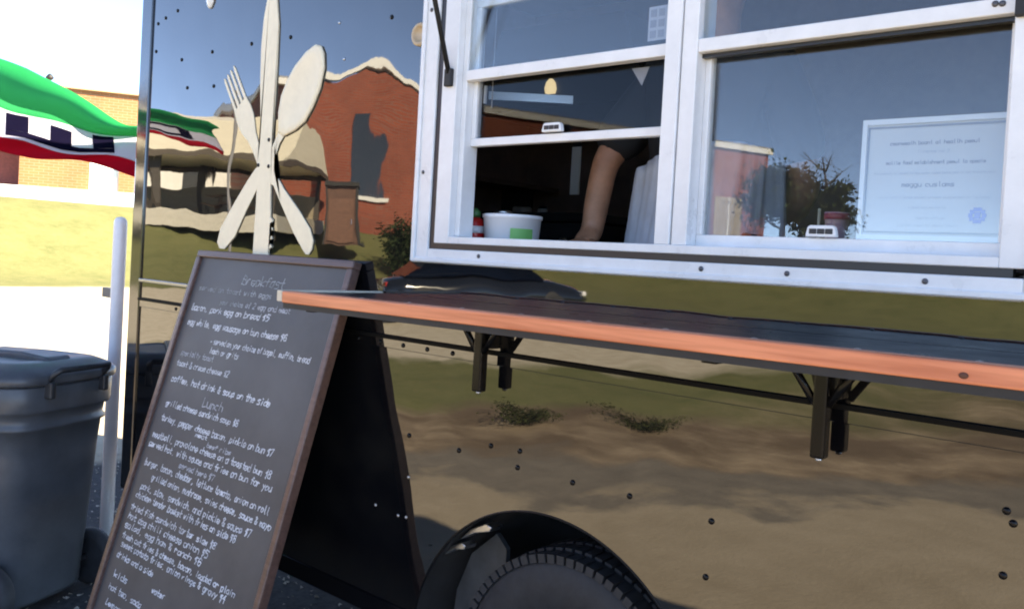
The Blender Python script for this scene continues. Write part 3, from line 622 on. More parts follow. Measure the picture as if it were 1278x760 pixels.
# ------------------------------------------------------------------ flag
def build_flag():
    T = thing('open_flag', 'green, white and red striped flag with navy letters blowing beside the trailer', 'flag', (-1.62, -1.34, 0))
    base = Vector((-1.62, -1.34, 0))
    tube('mast', [(0, 0, -.03), (0, 0, 1.0), (0, 0, 2.2)], [.016, .014, .010], mat('mast_grey', (.22, .22, .23), .5), T, 10)
    def cl(n, c, tr):
        m = bpy.data.materials.new(n); m.use_nodes = True; t = m.node_tree; t.nodes.clear()
        d = t.nodes.new('ShaderNodeBsdfDiffuse'); d.inputs[0].default_value = (*c, 1); q = t.nodes.new('ShaderNodeBsdfTranslucent'); q.inputs[0].default_value = (*tr, 1)
        tc = t.nodes.new('ShaderNodeTexCoord'); wv = t.nodes.new('ShaderNodeTexNoise'); wv.inputs['Scale'].default_value = 18; t.links.new(tc.outputs['Object'], wv.inputs['Vector'])
        bp = t.nodes.new('ShaderNodeBump'); bp.inputs['Strength'].default_value = .25; bp.inputs['Distance'].default_value = .01; t.links.new(wv.outputs[0], bp.inputs['Height'])
        t.links.new(bp.outputs[0], d.inputs['Normal'])
        mx = t.nodes.new('ShaderNodeMixShader'); mx.inputs[0].default_value = .55; o = t.nodes.new('ShaderNodeOutputMaterial')
        t.links.new(d.outputs[0], mx.inputs[1]); t.links.new(q.outputs[0], mx.inputs[2]); t.links.new(mx.outputs[0], o.inputs[0]); MATS[n] = m; return m
    G = cl('green_cloth', (.015, .21, .09), (.10, .80, .45)); Wh = cl('white_cloth', (.55, .55, .66), (.55, .55, .62)); Rd = cl('red_cloth', (.42, .012, .03), (.55, .02, .04)); Nv = cl('navy_cloth', (.008, .007, .025), (.005, .005, .01))
    def Q(s, t, lift=0.0):
        # s 0..1 from the mast to the tail, t 0 (green edge) .. 1 (red edge)
        zk = [(0, 1.90), (.25, 1.92), (.5, 1.91), (.6, 1.872), (.75, 1.775), (.87, 1.69), (1, 1.61)]
        zc = next(a_[1]+(b_[1]-a_[1])*(s-a_[0])/(b_[0]-a_[0]) for a_, b_ in zip(zk, zk[1:]) if s <= b_[0]+1e-9)
        ax = Vector((-1.66, -1.30, zc)).lerp(Vector((-.86, .95, zc)), s) + Vector((-.10*math.sin(s*math.pi), 0, .025*math.sin(s*9.0)))
        side = Vector((.95, -.31, 0)).normalized(); up = Vector((0, 0, 1))
        ph = s*11.0 + 1.1; a = t*3; amp = .25 + s
        # green third billows up and folds over, white leans out, red hangs in a narrow band
        if a < 1: w_, h_ = -.20*math.sin(a*2.3+.2), .17*math.cos(a*1.55-.1) + .055*amp*math.sin(s*13.5+.4)*(1-a)
        elif a < 2: w_, h_ = -.20*math.sin(2.5)+.12*(a-1), .17*math.cos(1.45)-.145*(a-1)
        else: w_, h_ = -.20*math.sin(2.5)+.12+.03*(a-2), .17*math.cos(1.45)-.145-.065*(a-2)
        w_ += .05*amp*math.sin(ph+2.2*t); h_ += .030*amp*math.sin(ph*1.25+2.4*t) + .010*math.sin(s*37+t*7) + (.022*amp*math.sin(s*29+1.2)*(1-a) if a < 1 else 0); w_ += .013*math.sin(s*43+t*11+1)
        k_ = .42 + .58*sstep(.22, .55, s); w_ *= k_; h_ *= k_
        nrm = (side*.75+up*.66)
        return ax + side*w_ + up*h_ + nrm*lift - base
    NS = 90
    for nm, t0, t1, m in (('green_stripe', 0, 1/3, G), ('white_stripe', 1/3, 2/3, Wh), ('red_stripe', 2/3, 1, Rd)):
        bm = bmesh.new(); NT = 14
        g = [[bm.verts.new(Q(i/NS, t0+(t1-t0)*j/NT)) for j in range(NT+1)] for i in range(NS+1)]
        for i in range(NS):
            for j in range(NT): bm.faces.new((g[i][j], g[i+1][j], g[i+1][j+1], g[i][j+1]))
        o = obj(nm, bm, m, T, smooth=True); so_ = o.modifiers.new('solid', 'SOLIDIFY'); so_.thickness = .0012
    # letters O P E N run down the white stripe, feet towards the tail; x axis of a letter points at the green edge
    bars = {'O': [(0, 0, .2, 1), (.8, 0, 1, 1), (.2, 0, .8, .2), (.2, .8, .8, 1)], 'P': [(0, 0, .22, 1), (.22, .8, 1, 1), (.22, .42, 1, .6), (.8, .6, 1, .8)],
            'E': [(0, 0, .24, 1), (.24, .8, 1, 1), (.24, .4, .85, .6), (.24, 0, 1, .2)], 'N': [(0, 0, .22, 1), (.78, 0, 1, 1), (.22, .62, .42, .9), (.40, .36, .6, .68), (.58, .1, .78, .42)]}
    for k, ch in enumerate('OPEN'):
        s_top = .10 + .235*k; sl_ = .19
        bm = bmesh.new()
        for (x0, y0, x1, y1) in bars[ch]:
            nx, ny = 6, 6
            g = [[bm.verts.new(Q(s_top + sl_*(1-(y0+(y1-y0)*j/ny)), 2/3-.03-(x0+(x1-x0)*i/nx)*.275, .004)) for j in range(ny+1)] for i in range(nx+1)]
            for i in range(nx):
                for j in range(ny): bm.faces.new((g[i][j], g[i+1][j], g[i+1][j+1], g[i][j+1]))
        obj('letter', bm, Nv, T, smooth=True)
build_flag()

# ------------------------------------------------------------------ buildings
def gz(x, y): return ground_h(x, y)
def build_school():
    # orange brick building on top of the bank, seen past the trailer corner. local x along the facade, -y towards the camera
    a = math.atan2(.88, .475)
    T = thing('orange_brick_building', 'sunlit orange brick building with white base and white door on the grassy bank', 'building', (-40.24, 13.75, 2.35), a)
    obk = MATS['orange_brick']; wp = mat('white_render', (.78, .77, .73), .7, noise=.06, nscale=2)
    boxes('wall', [(0, 2.9, 0, 9, 1.0, 5.62), (4.15, 14, 0, 9, 1.0, 5.62), (2.9, 4.15, 0, 9, 2.78, 5.62), (-8, 0, 2.2, 9, 1.0, 5.62)], obk, T)
    boxes('base_course', [(-8, 2.9, -.06, 2.2, -.6, 1.0), (4.15, 14, -.06, 9.02, -.6, 1.0), (2.9, 4.15, .3, 9, -.6, 1.0), (2.9, 4.15, -.06, .3, -.6, .85)], wp, T)
    boxes('roof', [(-8.2, 14.2, -.2, 9.2, 5.62, 5.72)], mat('brick_coping', (.55, .33, .2), .8, noise=.1), T)
    d = boxes('door', [(2.95, 4.1, .22, .28, .86, 2.74)], wp, T); boxes('frame', [(2.9, 2.95, .05, .3, .85, 2.78), (4.1, 4.15, .05, .3, .85, 2.78)], wp, d)
    boxes('handle', [(3.95, 4.0, .16, .22, 1.7, 1.85)], STEEL, d)
    bay = boxes('entrance_bay', [(-7.8, -.05, 2.12, 2.2, 1.0, 3.6)], mat('dark_red_panel', (.22, .05, .035), .6, noise=.2), T)
    boxes('canopy', [(-8, 0, -.3, 2.2, 3.62, 3.9)], obk, T)  # overhang added to put the set-back bay in shade
    v = boxes('roof_vent', [(.52, .56, 4, 4.04, 5.72, 6.5)], wp, T); bm = bmesh.new(); add_lathe(bm, [(.05, 6.5), (.16, 6.58), (.2, 6.66), (.1, 6.8), (.03, 6.85)], 12, Matrix.Translation((.54, 4.02, 0))); obj('vent_cap', bm, BLACKM, v, smooth=True)
build_school()
def build_red_building():
    p0 = Vector((-31.2, -21.6)); p1 = Vector((-21.0, -49.8)); L = (p1-p0).length; a = math.atan2(p1.y-p0.y, p1.x-p0.x)
    T = thing('red_brick_building', 'long red brick building with white roof edge mirrored in the trailer side', 'building', (p0.x, p0.y, 2.3), a)
    rb = MATS['red_brick']; wf = mat('white_fascia', (.75, .74, .70), .6, noise=.05)
    # facade faces local +y
    boxes('wall', [(0, L, -14, 0, -1.5, 6.3)], rb, T)
    boxes('fascia', [(-.2, L+.2, -14.2, .2, 6.3, 6.62)], wf, T)
    boxes('roof', [(-.1, L+.1, -14.1, .1, 6.62, 6.72)], mat('grey_roof', (.3, .3, .31), .8, noise=.1), T)
    # gabled entrance bay
    bm = bmesh.new(); add_prism(bm, [(1.0, -1.5), (6.2, -1.5), (6.2, 6.25), (3.6, 7.6), (1.0, 6.25)], I4, .01, .9); gb = obj('gable_bay', bm, rb, T)
    bm = bmesh.new(); add_prism(bm, [(.8, 6.25), (3.6, 7.72), (6.4, 6.25), (6.4, 6.5), (3.6, 7.98), (.8, 6.5)], I4, -1.0, 1.05); obj('gable_trim', bm, wf, gb)
    gl = mat('dark_window', (.03, .035, .04), .12); 
    for x, w_, z0, z1 in ((3.1, 1.1, 1.6, 5.2),): 
        wn = boxes('window', [(x, x+w_, .905, .94, z0, z1)], gl, T); boxes('sill', [(x-.1, x+w_+.1, .945, 1.02, z0-.15, z0)], wf, wn)
    for k in range(5):
        x = 10.2+3.9*k; wn = boxes('window', [(x, x+2.2, .005, .05, .9, 3.4)], mat('tan_blind', (.34, .27, .17), .5), T); boxes('mullion', [(x+1.06, x+1.14, .055, .09, .9, 3.4)], wf, wn); boxes('sill', [(x-.1, x+2.3, .055, .14, .74, .9)], wf, wn)
build_red_building()
def build_white_hall():
    T = thing('white_hall', 'low white-walled hall with flat roof behind the open shelter', 'building', (-46, -23, 2.4), R(-62))
    boxes('wall', [(-9, 9, -5, 5, -1, 5.2)], MATS['white_render'], T); boxes('roof', [(-9.3, 9.3, -5.3, 5.3, 5.2, 5.6)], mat('hall_roof', (.6, .58, .53), .7, noise=.05), T)
    for x in (-6, -2, 2, 6): boxes('window', [(x-.7, x+.7, 5.01, 5.06, 1.2, 2.8)], MATS['dark_window'], T)
build_white_hall()
def build_shelter():
    T = thing('park_shelter', 'open park shelter with pale cream hipped roof on dark posts', 'shelter', (-29.9, -16.0, 2.32), R(-42))
    bm = bmesh.new(); hx, hy, e0, e1 = 5.2, 3.6, 2.15, 3.9
    v = [bm.verts.new(c) for c in ((-hx, -hy, e0), (hx, -hy, e0), (hx, hy, e0), (-hx, hy, e0), (-2.4, 0, e1), (hx-.15, 0, e1-.1))]
    for f in ((0, 1, 5, 4), (1, 2, 5), (2, 3, 4, 5), (3, 0, 4), (3, 2, 1, 0)): bm.faces.new([v[i] for i in f])
    rf = obj('roof', bm, mat('cream_roof', (.80, .73, .56), .6, noise=.06, nscale=3), T)
    boxes('fascia', [(-hx, hx, -hy-.04, -hy, e0-.2, e0), (-hx, hx, hy, hy+.04, e0-.2, e0), (-hx-.04, -hx, -hy, hy, e0-.2, e0), (hx, hx+.04, -hy, hy, e0-.2, e0)], mat('brown_fascia', (.10, .08, .06), .7), rf)
    for x in (-4.6, 0, 4.6):
        for y in (-3, 3): boxes('post', [(x-.11, x+.11, y-.11, y+.11, -1, e0)], mat('shelter_post', (.07, .06, .05), .7), T)
    boxes('half_wall', [(-4.5, 4.5, -3.1, -2.9, -1, 1.25)], mat('tan_block', (.32, .27, .19), .8, noise=.1), T)
    boxes('slab', [(-5, 5, -3.4, 3.4, -.6, .06)], mat('concrete', (.5, .47, .4), .85, noise=.1), T)
    for x in (-2.3, 2.3):
        t = thing('picnic_table', ('brown picnic table under the pointed hipped end of the cream roofed shelter' if x < 0 else 'brown picnic table under the upright gable end of the cream roofed shelter'), 'table', T.matrix_basis @ Vector((x, .3, .06)), R(-42))
        br = mat('table_brown', (.13, .08, .05), .7)
        boxes('top', [(-.9, .9, -.38, .38, .70, .75)], br, t); boxes('bench', [(-.9, .9, -.8, -.55, .42, .46)], br, t); boxes('bench', [(-.9, .9, .55, .8, .42, .46)], br, t)
        for xx in (-.6, .6): boxes('leg', [(xx-.04, xx+.04, -.7, .7, .34, .42), (xx-.05, xx+.05, -.3, -.22, 0, .70), (xx-.05, xx+.05, .22, .3, 0, .70)], br, t)
build_shelter()
def build_shed():
    T = thing('utility_shed', 'small dark brown utility shed standing before the red brick building', 'shed', (-24.9, -20.4, 1.32), R(-50))
    sw = mat('shed_brown', (.12, .06, .04), .7, noise=.25, nscale=2); sd = mat('shed_dark', (.03, .028, .026), .7)
    boxes('wall', [(-.75, .75, -.8, .8, 0, 2.45)], sw, T); boxes('roof', [(-.9, .9, -.95, .95, 2.45, 2.62)], sd, T)
    for s in (-1, 1): boxes('corner_board', [(s*.76-.07, s*.76+.07, .8, .88, 0, 2.45)], sd, T)
    d = boxes('door', [(-.55, .55, .81, .86, .1, 2.0)], mat('shed_door', (.17, .08, .05), .6, noise=.2), T); boxes('handle', [(.40, .44, .87, .92, .95, 1.15)], STEEL, d)
build_shed()

# ------------------------------------------------------------------ parked car
def build_car():
    T = thing('parked_car', 'dark low saloon car parked on the pale drive, mirrored above the shelf', 'car', (-9.0, -11.4, -.01), R(-62))
    paint = mat('dark_car_paint', (.010, .012, .016), .12, coat=.6); L, Wd = 4.3, .86
    st = [(-2.15, .36, .50, .74), (-2.08, .25, .70, .82), (-1.6, .20, .80, .86), (-.6, .19, .83, .88), (.6, .19, .84, .88), (1.5, .20, .80, .86), (1.98, .24, .68, .80), (2.15, .36, .52, .70)]
    bm = bmesh.new(); rs = []
    for x, z0, z1, hw in st:
        c = (z0+z1)/2
        rs.append([bm.verts.new((x, y, z)) for y, z in ((-hw*.86, z0), (-hw, z0+.12), (-hw*1.0, c+.06), (-hw*.95, z1-.06), (-hw*.75, z1), (0, z1+.03), (hw*.75, z1), (hw*.95, z1-.06), (hw, c+.06), (hw, z0+.12), (hw*.86, z0))])
    n = 11
    for a, b in zip(rs, rs[1:]):
        for k in range(n): bm.faces.new((a[k], a[(k+1) % n], b[(k+1) % n], b[k]))
    bm.faces.new(rs[0]); bm.faces.new(rs[-1]); b = obj('body', bm, paint, T, smooth=True)
    bm = bmesh.new()
    lo = [(-1.65, .74, .82), (-.6, .78, .85), (.5, .78, .85), (1.15, .74, .82)]; hi = [(-1.05, .56, 1.15), (-.5, .60, 1.21), (.1, .60, 1.22), (.45, .56, 1.17)]
    A = [[bm.verts.new((x, s*w_, z)) for x, w_, z in lo] for s in (-1, 1)]; B = [[bm.verts.new((x, s*w_, z)) for x, w_, z in hi] for s in (-1, 1)]
    for s in (0, 1):
        for k in range(3): bm.faces.new((A[s][k], A[s][k+1], B[s][k+1], B[s][k]))
    bm.faces.new((A[0][0], A[1][0], B[1][0], B[0][0])); bm.faces.new((A[0][3], A[1][3], B[1][3], B[0][3]))
    obj('window_glass', bm, MATS['car_glass'], T)
    bm = bmesh.new(); rr = []
    for x, w_, z in hi: rr.append([bm.verts.new((x, -w_-.01, z-.01)), bm.verts.new((x, -w_*.8, z+.03)), bm.verts.new((x, w_*.8, z+.03)), bm.verts.new((x, w_+.01, z-.01))])
    for a, c in zip(rr, rr[1:]):
        for k in range(3): bm.faces.new((a[k], a[k+1], c[k+1], c[k]))
    o = obj('roof', bm, paint, T, smooth=True); o.modifiers.new('s', 'SOLIDIFY').thickness = .03
    for x in (-1.32, 1.35):
        for s in (-1, 1):
            w = bpy.data.objects.new('wheel', None); C.objects.link(w); w.parent = T; w.location = (x, s*.78, .31); Mx = Matrix.Rotation(R(90), 4, 'X')
            bm = bmesh.new(); add_lathe(bm, [(.2, .1), (.29, .1), (.31, .07), (.31, -.07), (.29, -.1), (.2, -.1)], 24, Mx); obj('tyre', bm, RUBBER, w, smooth=True)
            bm = bmesh.new(); add_lathe(bm, [(.2, -.09), (.2, .09), (.05, .06), (.01, .06)], 20, Mx if s < 0 else Mx @ Matrix.Rotation(math.pi, 4, 'X')); obj('rim', bm, STEEL, w, smooth=True)
    for s in (-1, 1):
        boxes('headlight', [(2.06, 2.13, s*.58-.14, s*.58+.14, .54, .64)], mat('lamp_clear', (.8, .8, .8), .1), T, bevel=.02)
        boxes('tail_light', [(-2.14, -2.06, s*.58-.16, s*.58+.16, .58, .68)], mat('lamp_red', (.35, .01, .01), .2), T, bevel=.02)
    boxes('number_plate', [(2.15, 2.165, -.22, .22, .40, .50)], WHITE, T)
build_car()

# ------------------------------------------------------------------ vegetation
def leaf_mat(n, c): return mat(n, c, .7, noise=.45, nscale=1.5)
def build_tree(name, label, x, y, h, cr, seed, lm, density=2600, bare=False, low=.28, group='trees behind the lot'):
    rnd = random.Random(seed); T = thing(name, label, 'tree', (x, y, gz(x, y)-.1), 0, group)
    bk = mat('bark', (.07, .055, .045), .9, noise=.3, nscale=5)
    bm = bmesh.new(); tips = []
    add_tube(bm, [(0, 0, 0), (rnd.uniform(-.1, .1), 0, h*.3), (rnd.uniform(-.2, .2), rnd.uniform(-.2, .2), h*.62), (rnd.uniform(-.3, .3), 0, h*.92)], [.2, .15, .09, .03], 8)
    for k in range(16):
        a = rnd.uniform(0, 6.28); z = h*rnd.uniform(low, .8); ln = cr*rnd.uniform(.6, 1.1)*(1.15-.6*z/h); e = Vector((math.cos(a)*ln, math.sin(a)*ln, z+ln*rnd.uniform(.3, .8)))
        add_tube(bm, [(0, 0, z), tuple(Vector((0, 0, z)).lerp(e, .5)+Vector((0, 0, -.1))), tuple(e)], [.07, .045, .015], 6); tips.append(e)
        for j in range(5):
            b = Vector((0, 0, z)).lerp(e, rnd.uniform(.4, 1)); t2 = b+Vector((rnd.uniform(-1, 1), rnd.uniform(-1, 1), rnd.uniform(.2, 1)))*cr*.4
            add_tube(bm, [tuple(b), tuple(t2)], [.025, .008], 5); tips.append(t2)
    obj('trunk', bm, bk, T)
    if bare: return T
    bm = bmesh.new()
    for i in range(density):
        c = rnd.choice(tips); s = cr*.22; p = c+Vector((rnd.gauss(0, s), rnd.gauss(0, s), rnd.gauss(0, s*.8))); q = rnd.uniform(.08, .17)
        u = Vector((rnd.uniform(-1, 1), rnd.uniform(-1, 1), rnd.uniform(-1, 1))).normalized(); v = u.orthogonal().normalized()
        bm.faces.new([bm.verts.new(p+u*q), bm.verts.new(p+v*q*.6), bm.verts.new(p-u*q), bm.verts.new(p-v*q*.6)])
    obj('crown', bm, lm, T); return T
gd = leaf_mat('leaf_dark', (.05, .075, .028)); gm = leaf_mat('leaf_mid', (.075, .095, .03))
build_tree('leafy_tree', 'dark leafy tree mirrored in the window beside the brick building end', -15.6, -40.5, 3.6, 1.9, 21, gd, 7000, low=.06)
build_tree('leafy_tree', 'smaller bushy green tree beside the darker leafy tree beyond the lot', -14.2, -41.8, 2.9, 1.3, 22, gm, 6000, low=.06)
build_tree('bare_tree', 'tall bare branching tree rising over the leafy tree', -16.2, -47, 6.0, 1.8, 23, gd, bare=True)
def shrub(name, label, x, y, h, r, seed, m, n=900, group=None, leaf=1.0):
    rnd = random.Random(seed); T = thing(name, label, 'shrub', (x, y, gz(x, y)-.02), 0, group)
    bm = bmesh.new(); tips = []
    for k in range(14):
        a = rnd.uniform(0, 6.28); ln = r*rnd.uniform(.3, .9); e = (math.cos(a)*ln, math.sin(a)*ln, h*rnd.uniform(.5, 1)); add_tube(bm, [(0, 0, 0), (e[0]*.4, e[1]*.4, e[2]*.6), e], [.012*h, .009*h, .004*h], 5); tips.append(Vector(e))
    obj('stems', bm, MATS['bark'], T); bm = bmesh.new()
    for i in range(n):
        c = rnd.choice(tips)*rnd.uniform(.35, 1); p = c+Vector((rnd.gauss(0, r*.16), rnd.gauss(0, r*.16), rnd.gauss(0, h*.1))); p.z = max(.02, p.z); q = leaf*rnd.uniform(.03, .06)*max(.6, min(2.2, h))
        u = Vector((rnd.uniform(-1, 1), rnd.uniform(-1, 1), rnd.uniform(-1, 1))).normalized(); v = u.orthogonal().normalized()
        bm.faces.new([bm.verts.new(p+u*q), bm.verts.new(p+v*q*.5), bm.verts.new(p-u*q), bm.verts.new(p-v*q*.5)])
    obj('foliage', bm, m, T)
shrub('low_weed_clump', 'low dark weed clump growing at the worn grass edge near the trailer', -1.25, -3.75, .15, .36, 31, gm, 2600, leaf=.45)
shrub('low_weed_clump', 'flat dark green weed patch farther out on the dirt strip', -.75, -4.6, .11, .46, 32, gm, 2200, leaf=.45)
shrub('dark_shrub', 'black-green shrub beside the utility shed', -22.4, -21.2, 2.3, 1.3, 33, gd, 3200)
shrub('dark_shrub', 'rounded shrub under the brick building wall', -21.2, -23.6, 1.5, 1.1, 34, gd, 1200)

# ------------------------------------------------------------------ inside the trailer
def build_interior():
    boxes('counter', [(1.30, 4.4, .056, .36, 1.285, 1.322)], mat('counter_steel', (.22, .22, .23), .3, metal=.8), TR, bevel=.004)
    T = thing('range_hood', 'dark range hood with a bright steel edge strip inside the trailer', 'hood', (.85, 1.55, 1.93))
    bm = bmesh.new(); add_prism(bm, [(-.45, 0), (.45, 0), (.32, .35), (-.32, .35)], I4, -.24, .3); obj('canopy', bm, mat('hood_dark', (.05, .05, .052), .35, metal=.6), T)
    bm = bmesh.new(); add_box(bm, -.17, .17, -.006, .006, .003, .035, Matrix.Translation((-.03, -.36, 0)) @ Matrix.Rotation(R(40), 4, 'Z')); obj('edge_strip', bm, mat('bright_steel', (.86, .82, .80), .3, metal=.9), T)
    bm = bmesh.new(); add_lathe(bm, [(.022, 0), (.026, .02), (.02, .045), (.008, .06)], 14, Matrix.Translation((-.02, -.25, .055))); obj('lamp', bm, mat('lamp_cream', (1.0, .82, .5), .4, emit=.1), T, smooth=True)
    T = thing('cooking_range', 'low black cooking range standing inside the trailer behind the open window', 'stove', (1.05, .95, .5))
    boxes('body', [(-.35, .35, -.1, .45, 0, .93)], BLACKM, T, bevel=.01); boxes('hob', [(-.35, .35, -.1, .45, .935, .965)], mat('hob_black', (.02, .02, .02), .25), T, bevel=.005)
    for k in range(4):
        bm = bmesh.new(); add_lathe(bm, [(.022, 0), (.02, .02), (.004, .022)], 12, Matrix.Translation((-.26+.17*k, -.101, .86)) @ Matrix.Rotation(R(90), 4, 'X')); obj('knob', bm, STEEL, T, smooth=True)
    T = thing('wall_shelf', 'brown wall shelf along the inside end of the trailer', 'shelf', (.052, 1.0, 1.65))
    boxes('board', [(0, .26, 0, 1.05, 0, .022)], mat('shelf_brown', (.15, .09, .065), .5, noise=.2), T)
    for y in (.1, .9): boxes('bracket', [(0, .2, y, y+.02, -.14, -.0005)], BLACKM, T)
    for (x, y, r, h, c, l) in ((.50, 1.55, .045, .085, (.35, .33, .31), 'small grey tin standing behind the cooking range'), (.62, 1.55, .022, .075, (.6, .58, .55), 'slim white jar standing behind the cooking range')):
        T = thing('jar', l, 'jar', (x, y, 1.465)); bm = bmesh.new(); add_lathe(bm, [(r*.9, 0), (r, .006), (r, h*.8), (r*.8, h*.86)], 16); obj('body', bm, mat('jar%d' % int(r*1000), c, .4), T, smooth=True)
        bm = bmesh.new(); add_lathe(bm, [(r*.86, h*.865), (r*.86, h), (r*.7, h*1.02)], 16); obj('lid', bm, BLACKM, T, smooth=True)
    T = thing('rear_counter', 'dark counter under the shelf at the inside end of the trailer', 'counter', (.35, 1.72, .5)); boxes('cabinet', [(-.28, .6, -.25, .37, 0, .93)], MATS['brown_lining'], T); boxes('top', [(-.29, .62, -.27, .37, .932, .963)], BLACKM, T)
    T = thing('paper_roll_holder', 'white paper strip hanging beside the person inside the trailer', 'paper', (1.212, 1.0, 1.54)); boxes('sheet', [(-.019, .019, -.003, .003, 0, .17)], mat('paper_white', (.75, .73, .66), .8), T); boxes('clip', [(-.014, .014, -.008, .008, .171, .20)], BLACKM, T)
    # bucket on the counter
    T = thing('white_tub', 'round white plastic tub with a green label on the counter behind the open window', 'tub', (1.668, .15, 1.3225)); bm = bmesh.new()
    wpl = mat('white_plastic', (.78, .79, .82), .35)
    add_lathe(bm, [(.064, 0), (.067, .004), (.073, .075), (.076, .076), (.076, .084), (.073, .085), (.070, .084), (.066, .01), (.004, .008)], 32); obj('body', bm, wpl, T, smooth=True)
    bm = bmesh.new(); prof = []
    n = 12
    g = [[bm.verts.new((.0745*math.cos(a)*(1+.03*(z-.02)), .0745*math.sin(a)*(1+.03*(z-.02)), z)) for z in (.022, .05)] for a in [R(-52+46*k/n) for k in range(n+1)]]
    for a, b in zip(g, g[1:]): bm.faces.new((a[0], b[0], b[1], a[1]))
    obj('label', bm, mat('label_green', (.15, .45, .12), .5), T, smooth=True)
    T = thing('red_bottle', 'small red squeeze bottle with white band and green cap beside the white tub', 'bottle', (1.572, .115, 1.3225))
    bm = bmesh.new(); add_lathe(bm, [(.024, 0), (.027, .005), (.027, .055), (.022, .068), (.014, .076)], 20); obj('body', bm, mat('bottle_red', (.55, .02, .02), .25), T, smooth=True)
    bm = bmesh.new(); add_lathe(bm, [(.0275, .036), (.0275, .054)], 20); obj('band', bm, wpl, T, smooth=True)
    bm = bmesh.new(); add_lathe(bm, [(.014, .0765), (.014, .090), (.004, .10)], 16); obj('cap', bm, mat('cap_green', (.03, .15, .05), .4), T, smooth=True)
    T = thing('glass_jar', 'pale clear jar behind the red bottle at the window corner', 'jar', (1.590, .20, 1.3225)); bm = bmesh.new(); add_lathe(bm, [(.03, 0), (.033, .005), (.033, .07), (.025, .085), (.02, .09)], 20); obj('body', bm, mat('jar_pale', (.45, .45, .42), .25), T, smooth=True); bm = bmesh.new(); add_lathe(bm, [(.024, .0905), (.024, .098), (.02, .1)], 16); obj('lid', bm, STEEL, T, smooth=True)
    T = thing('pink_cup', 'pink cup standing on the counter behind the closed window', 'cup', (2.468, .2, 1.3225)); bm = bmesh.new(); add_lathe(bm, [(.016, 0), (.018, .003), (.023, .095), (.0245, .097), (.0245, .102), (.021, .102), (.017, .02), (.002, .018)], 20); obj('body', bm, mat('cup_pink', (.62, .36, .42), .4), T, smooth=True)
    bm = bmesh.new(); add_lathe(bm, [(.0246, .088), (.0249, .094), (.0246, .1)], 20); obj('rim', bm, mat('rim_red', (.4, .05, .08), .4), T, smooth=True)
    T = thing('wooden_stick', 'thin pale stirring stick upright beside the pink cup', 'stick', (2.432, .2, 1.3225)); tube('shaft', [(0, 0, .0), (.0, 0, .11)], .003, mat('stick', (.6, .5, .36), .6), T, 6)
    # certificate leaning against the inside of the closed pane
    T = thing('framed_certificate', 'framed white certificate with blue crest standing behind the closed window pane', 'certificate', (2.68, .052, 1.3670))
    def PM(u, v, l=0): return Vector((-.116+u, -l, .205-v))
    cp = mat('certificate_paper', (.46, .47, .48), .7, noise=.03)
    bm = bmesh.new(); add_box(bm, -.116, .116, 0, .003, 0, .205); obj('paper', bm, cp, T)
    fm = mat('frame_grey', (.16, .17, .20), .5); fo = mat('frame_white', (.6, .61, .62), .4)
    for i, b in enumerate(((-.118, .118, -.006, .006, .199, .208), (-.118, .118, -.006, .006, 0, .009), (-.118, -.110, -.006, .006, .009, .199), (.110, .118, -.006, .006, .009, .199))): boxes('frame_rail', [b], fo, T)
    boxes('inner_line', [(-.1095, .1095, -.0012, -.0002, .192, .1955), (-.1095, .1095, -.0012, -.0002, .0125, .0155), (-.1095, -.1065, -.0012, -.0002, .0155, .192), (.1065, .1095, -.0012, -.0002, .0155, .192)], fm, T)
    ink = mat('ink_grey', (.20, .21, .24), .7); ink2 = mat('ink_pale', (.36, .38, .41), .7)
    for t, a, b, v, h, m, wd in (('cmonwealh boanl al heallh pemul', .045, .185, .042, .0036, ink, .0011), ('license no 2', .09, .14, .056, .0026, ink2, .0008), ('molile faad eslablshnent pemul lo opeale', .04, .195, .075, .0034, ink, .001), ('this permit is issued to the owner named below and is not transferable', .02, .21, .092, .0022, ink2, .0006),
                                 ('meggu cuslams', .068, .150, .113, .0045, ink, .0013), ('valid until date shown unless suspended or revoked', .03, .205, .133, .0022, ink2, .0006), ('signed and sealed by', .08, .14, .150, .0022, ink2, .0006), ('health officer', .095, .14, .168, .0024, ink2, .0007), ('county health department', .065, .16, .18, .0022, ink2, .0006)):
        write('print_line', t, a, b, v, h, wd, m, T, PM, None, 0)
    bl = mat('crest_blue', (.14, .18, .50), .6); bm = bmesh.new(); c = Vector((.072, -.0011, .044))
    for k in range(10):
        a = 2*math.pi*k/10; r = .010; add_box(bm, c.x+r*math.cos(a)-.0032, c.x+r*math.cos(a)+.0032, -.0012-k*2e-5, -.0003, c.z+r*math.sin(a)-.0032, c.z+r*math.sin(a)+.0032)
    add_box(bm, c.x-.0045, c.x+.0045, -.0016, -.0003, c.z-.0055, c.z+.0055); obj('crest', bm, bl, T)
    bm = bmesh.new(); add_prism(bm, [(2.061, 1.718), (2.105, 1.718), (2.088, 1.680)], I4, .060, .062); T = obj('paper_pennant', bm, mat('pennant_white', (.6, .6, .66), .8)); tag(T, 'small white triangular paper pennant hanging under the meeting rail', 'pennant')
build_interior()

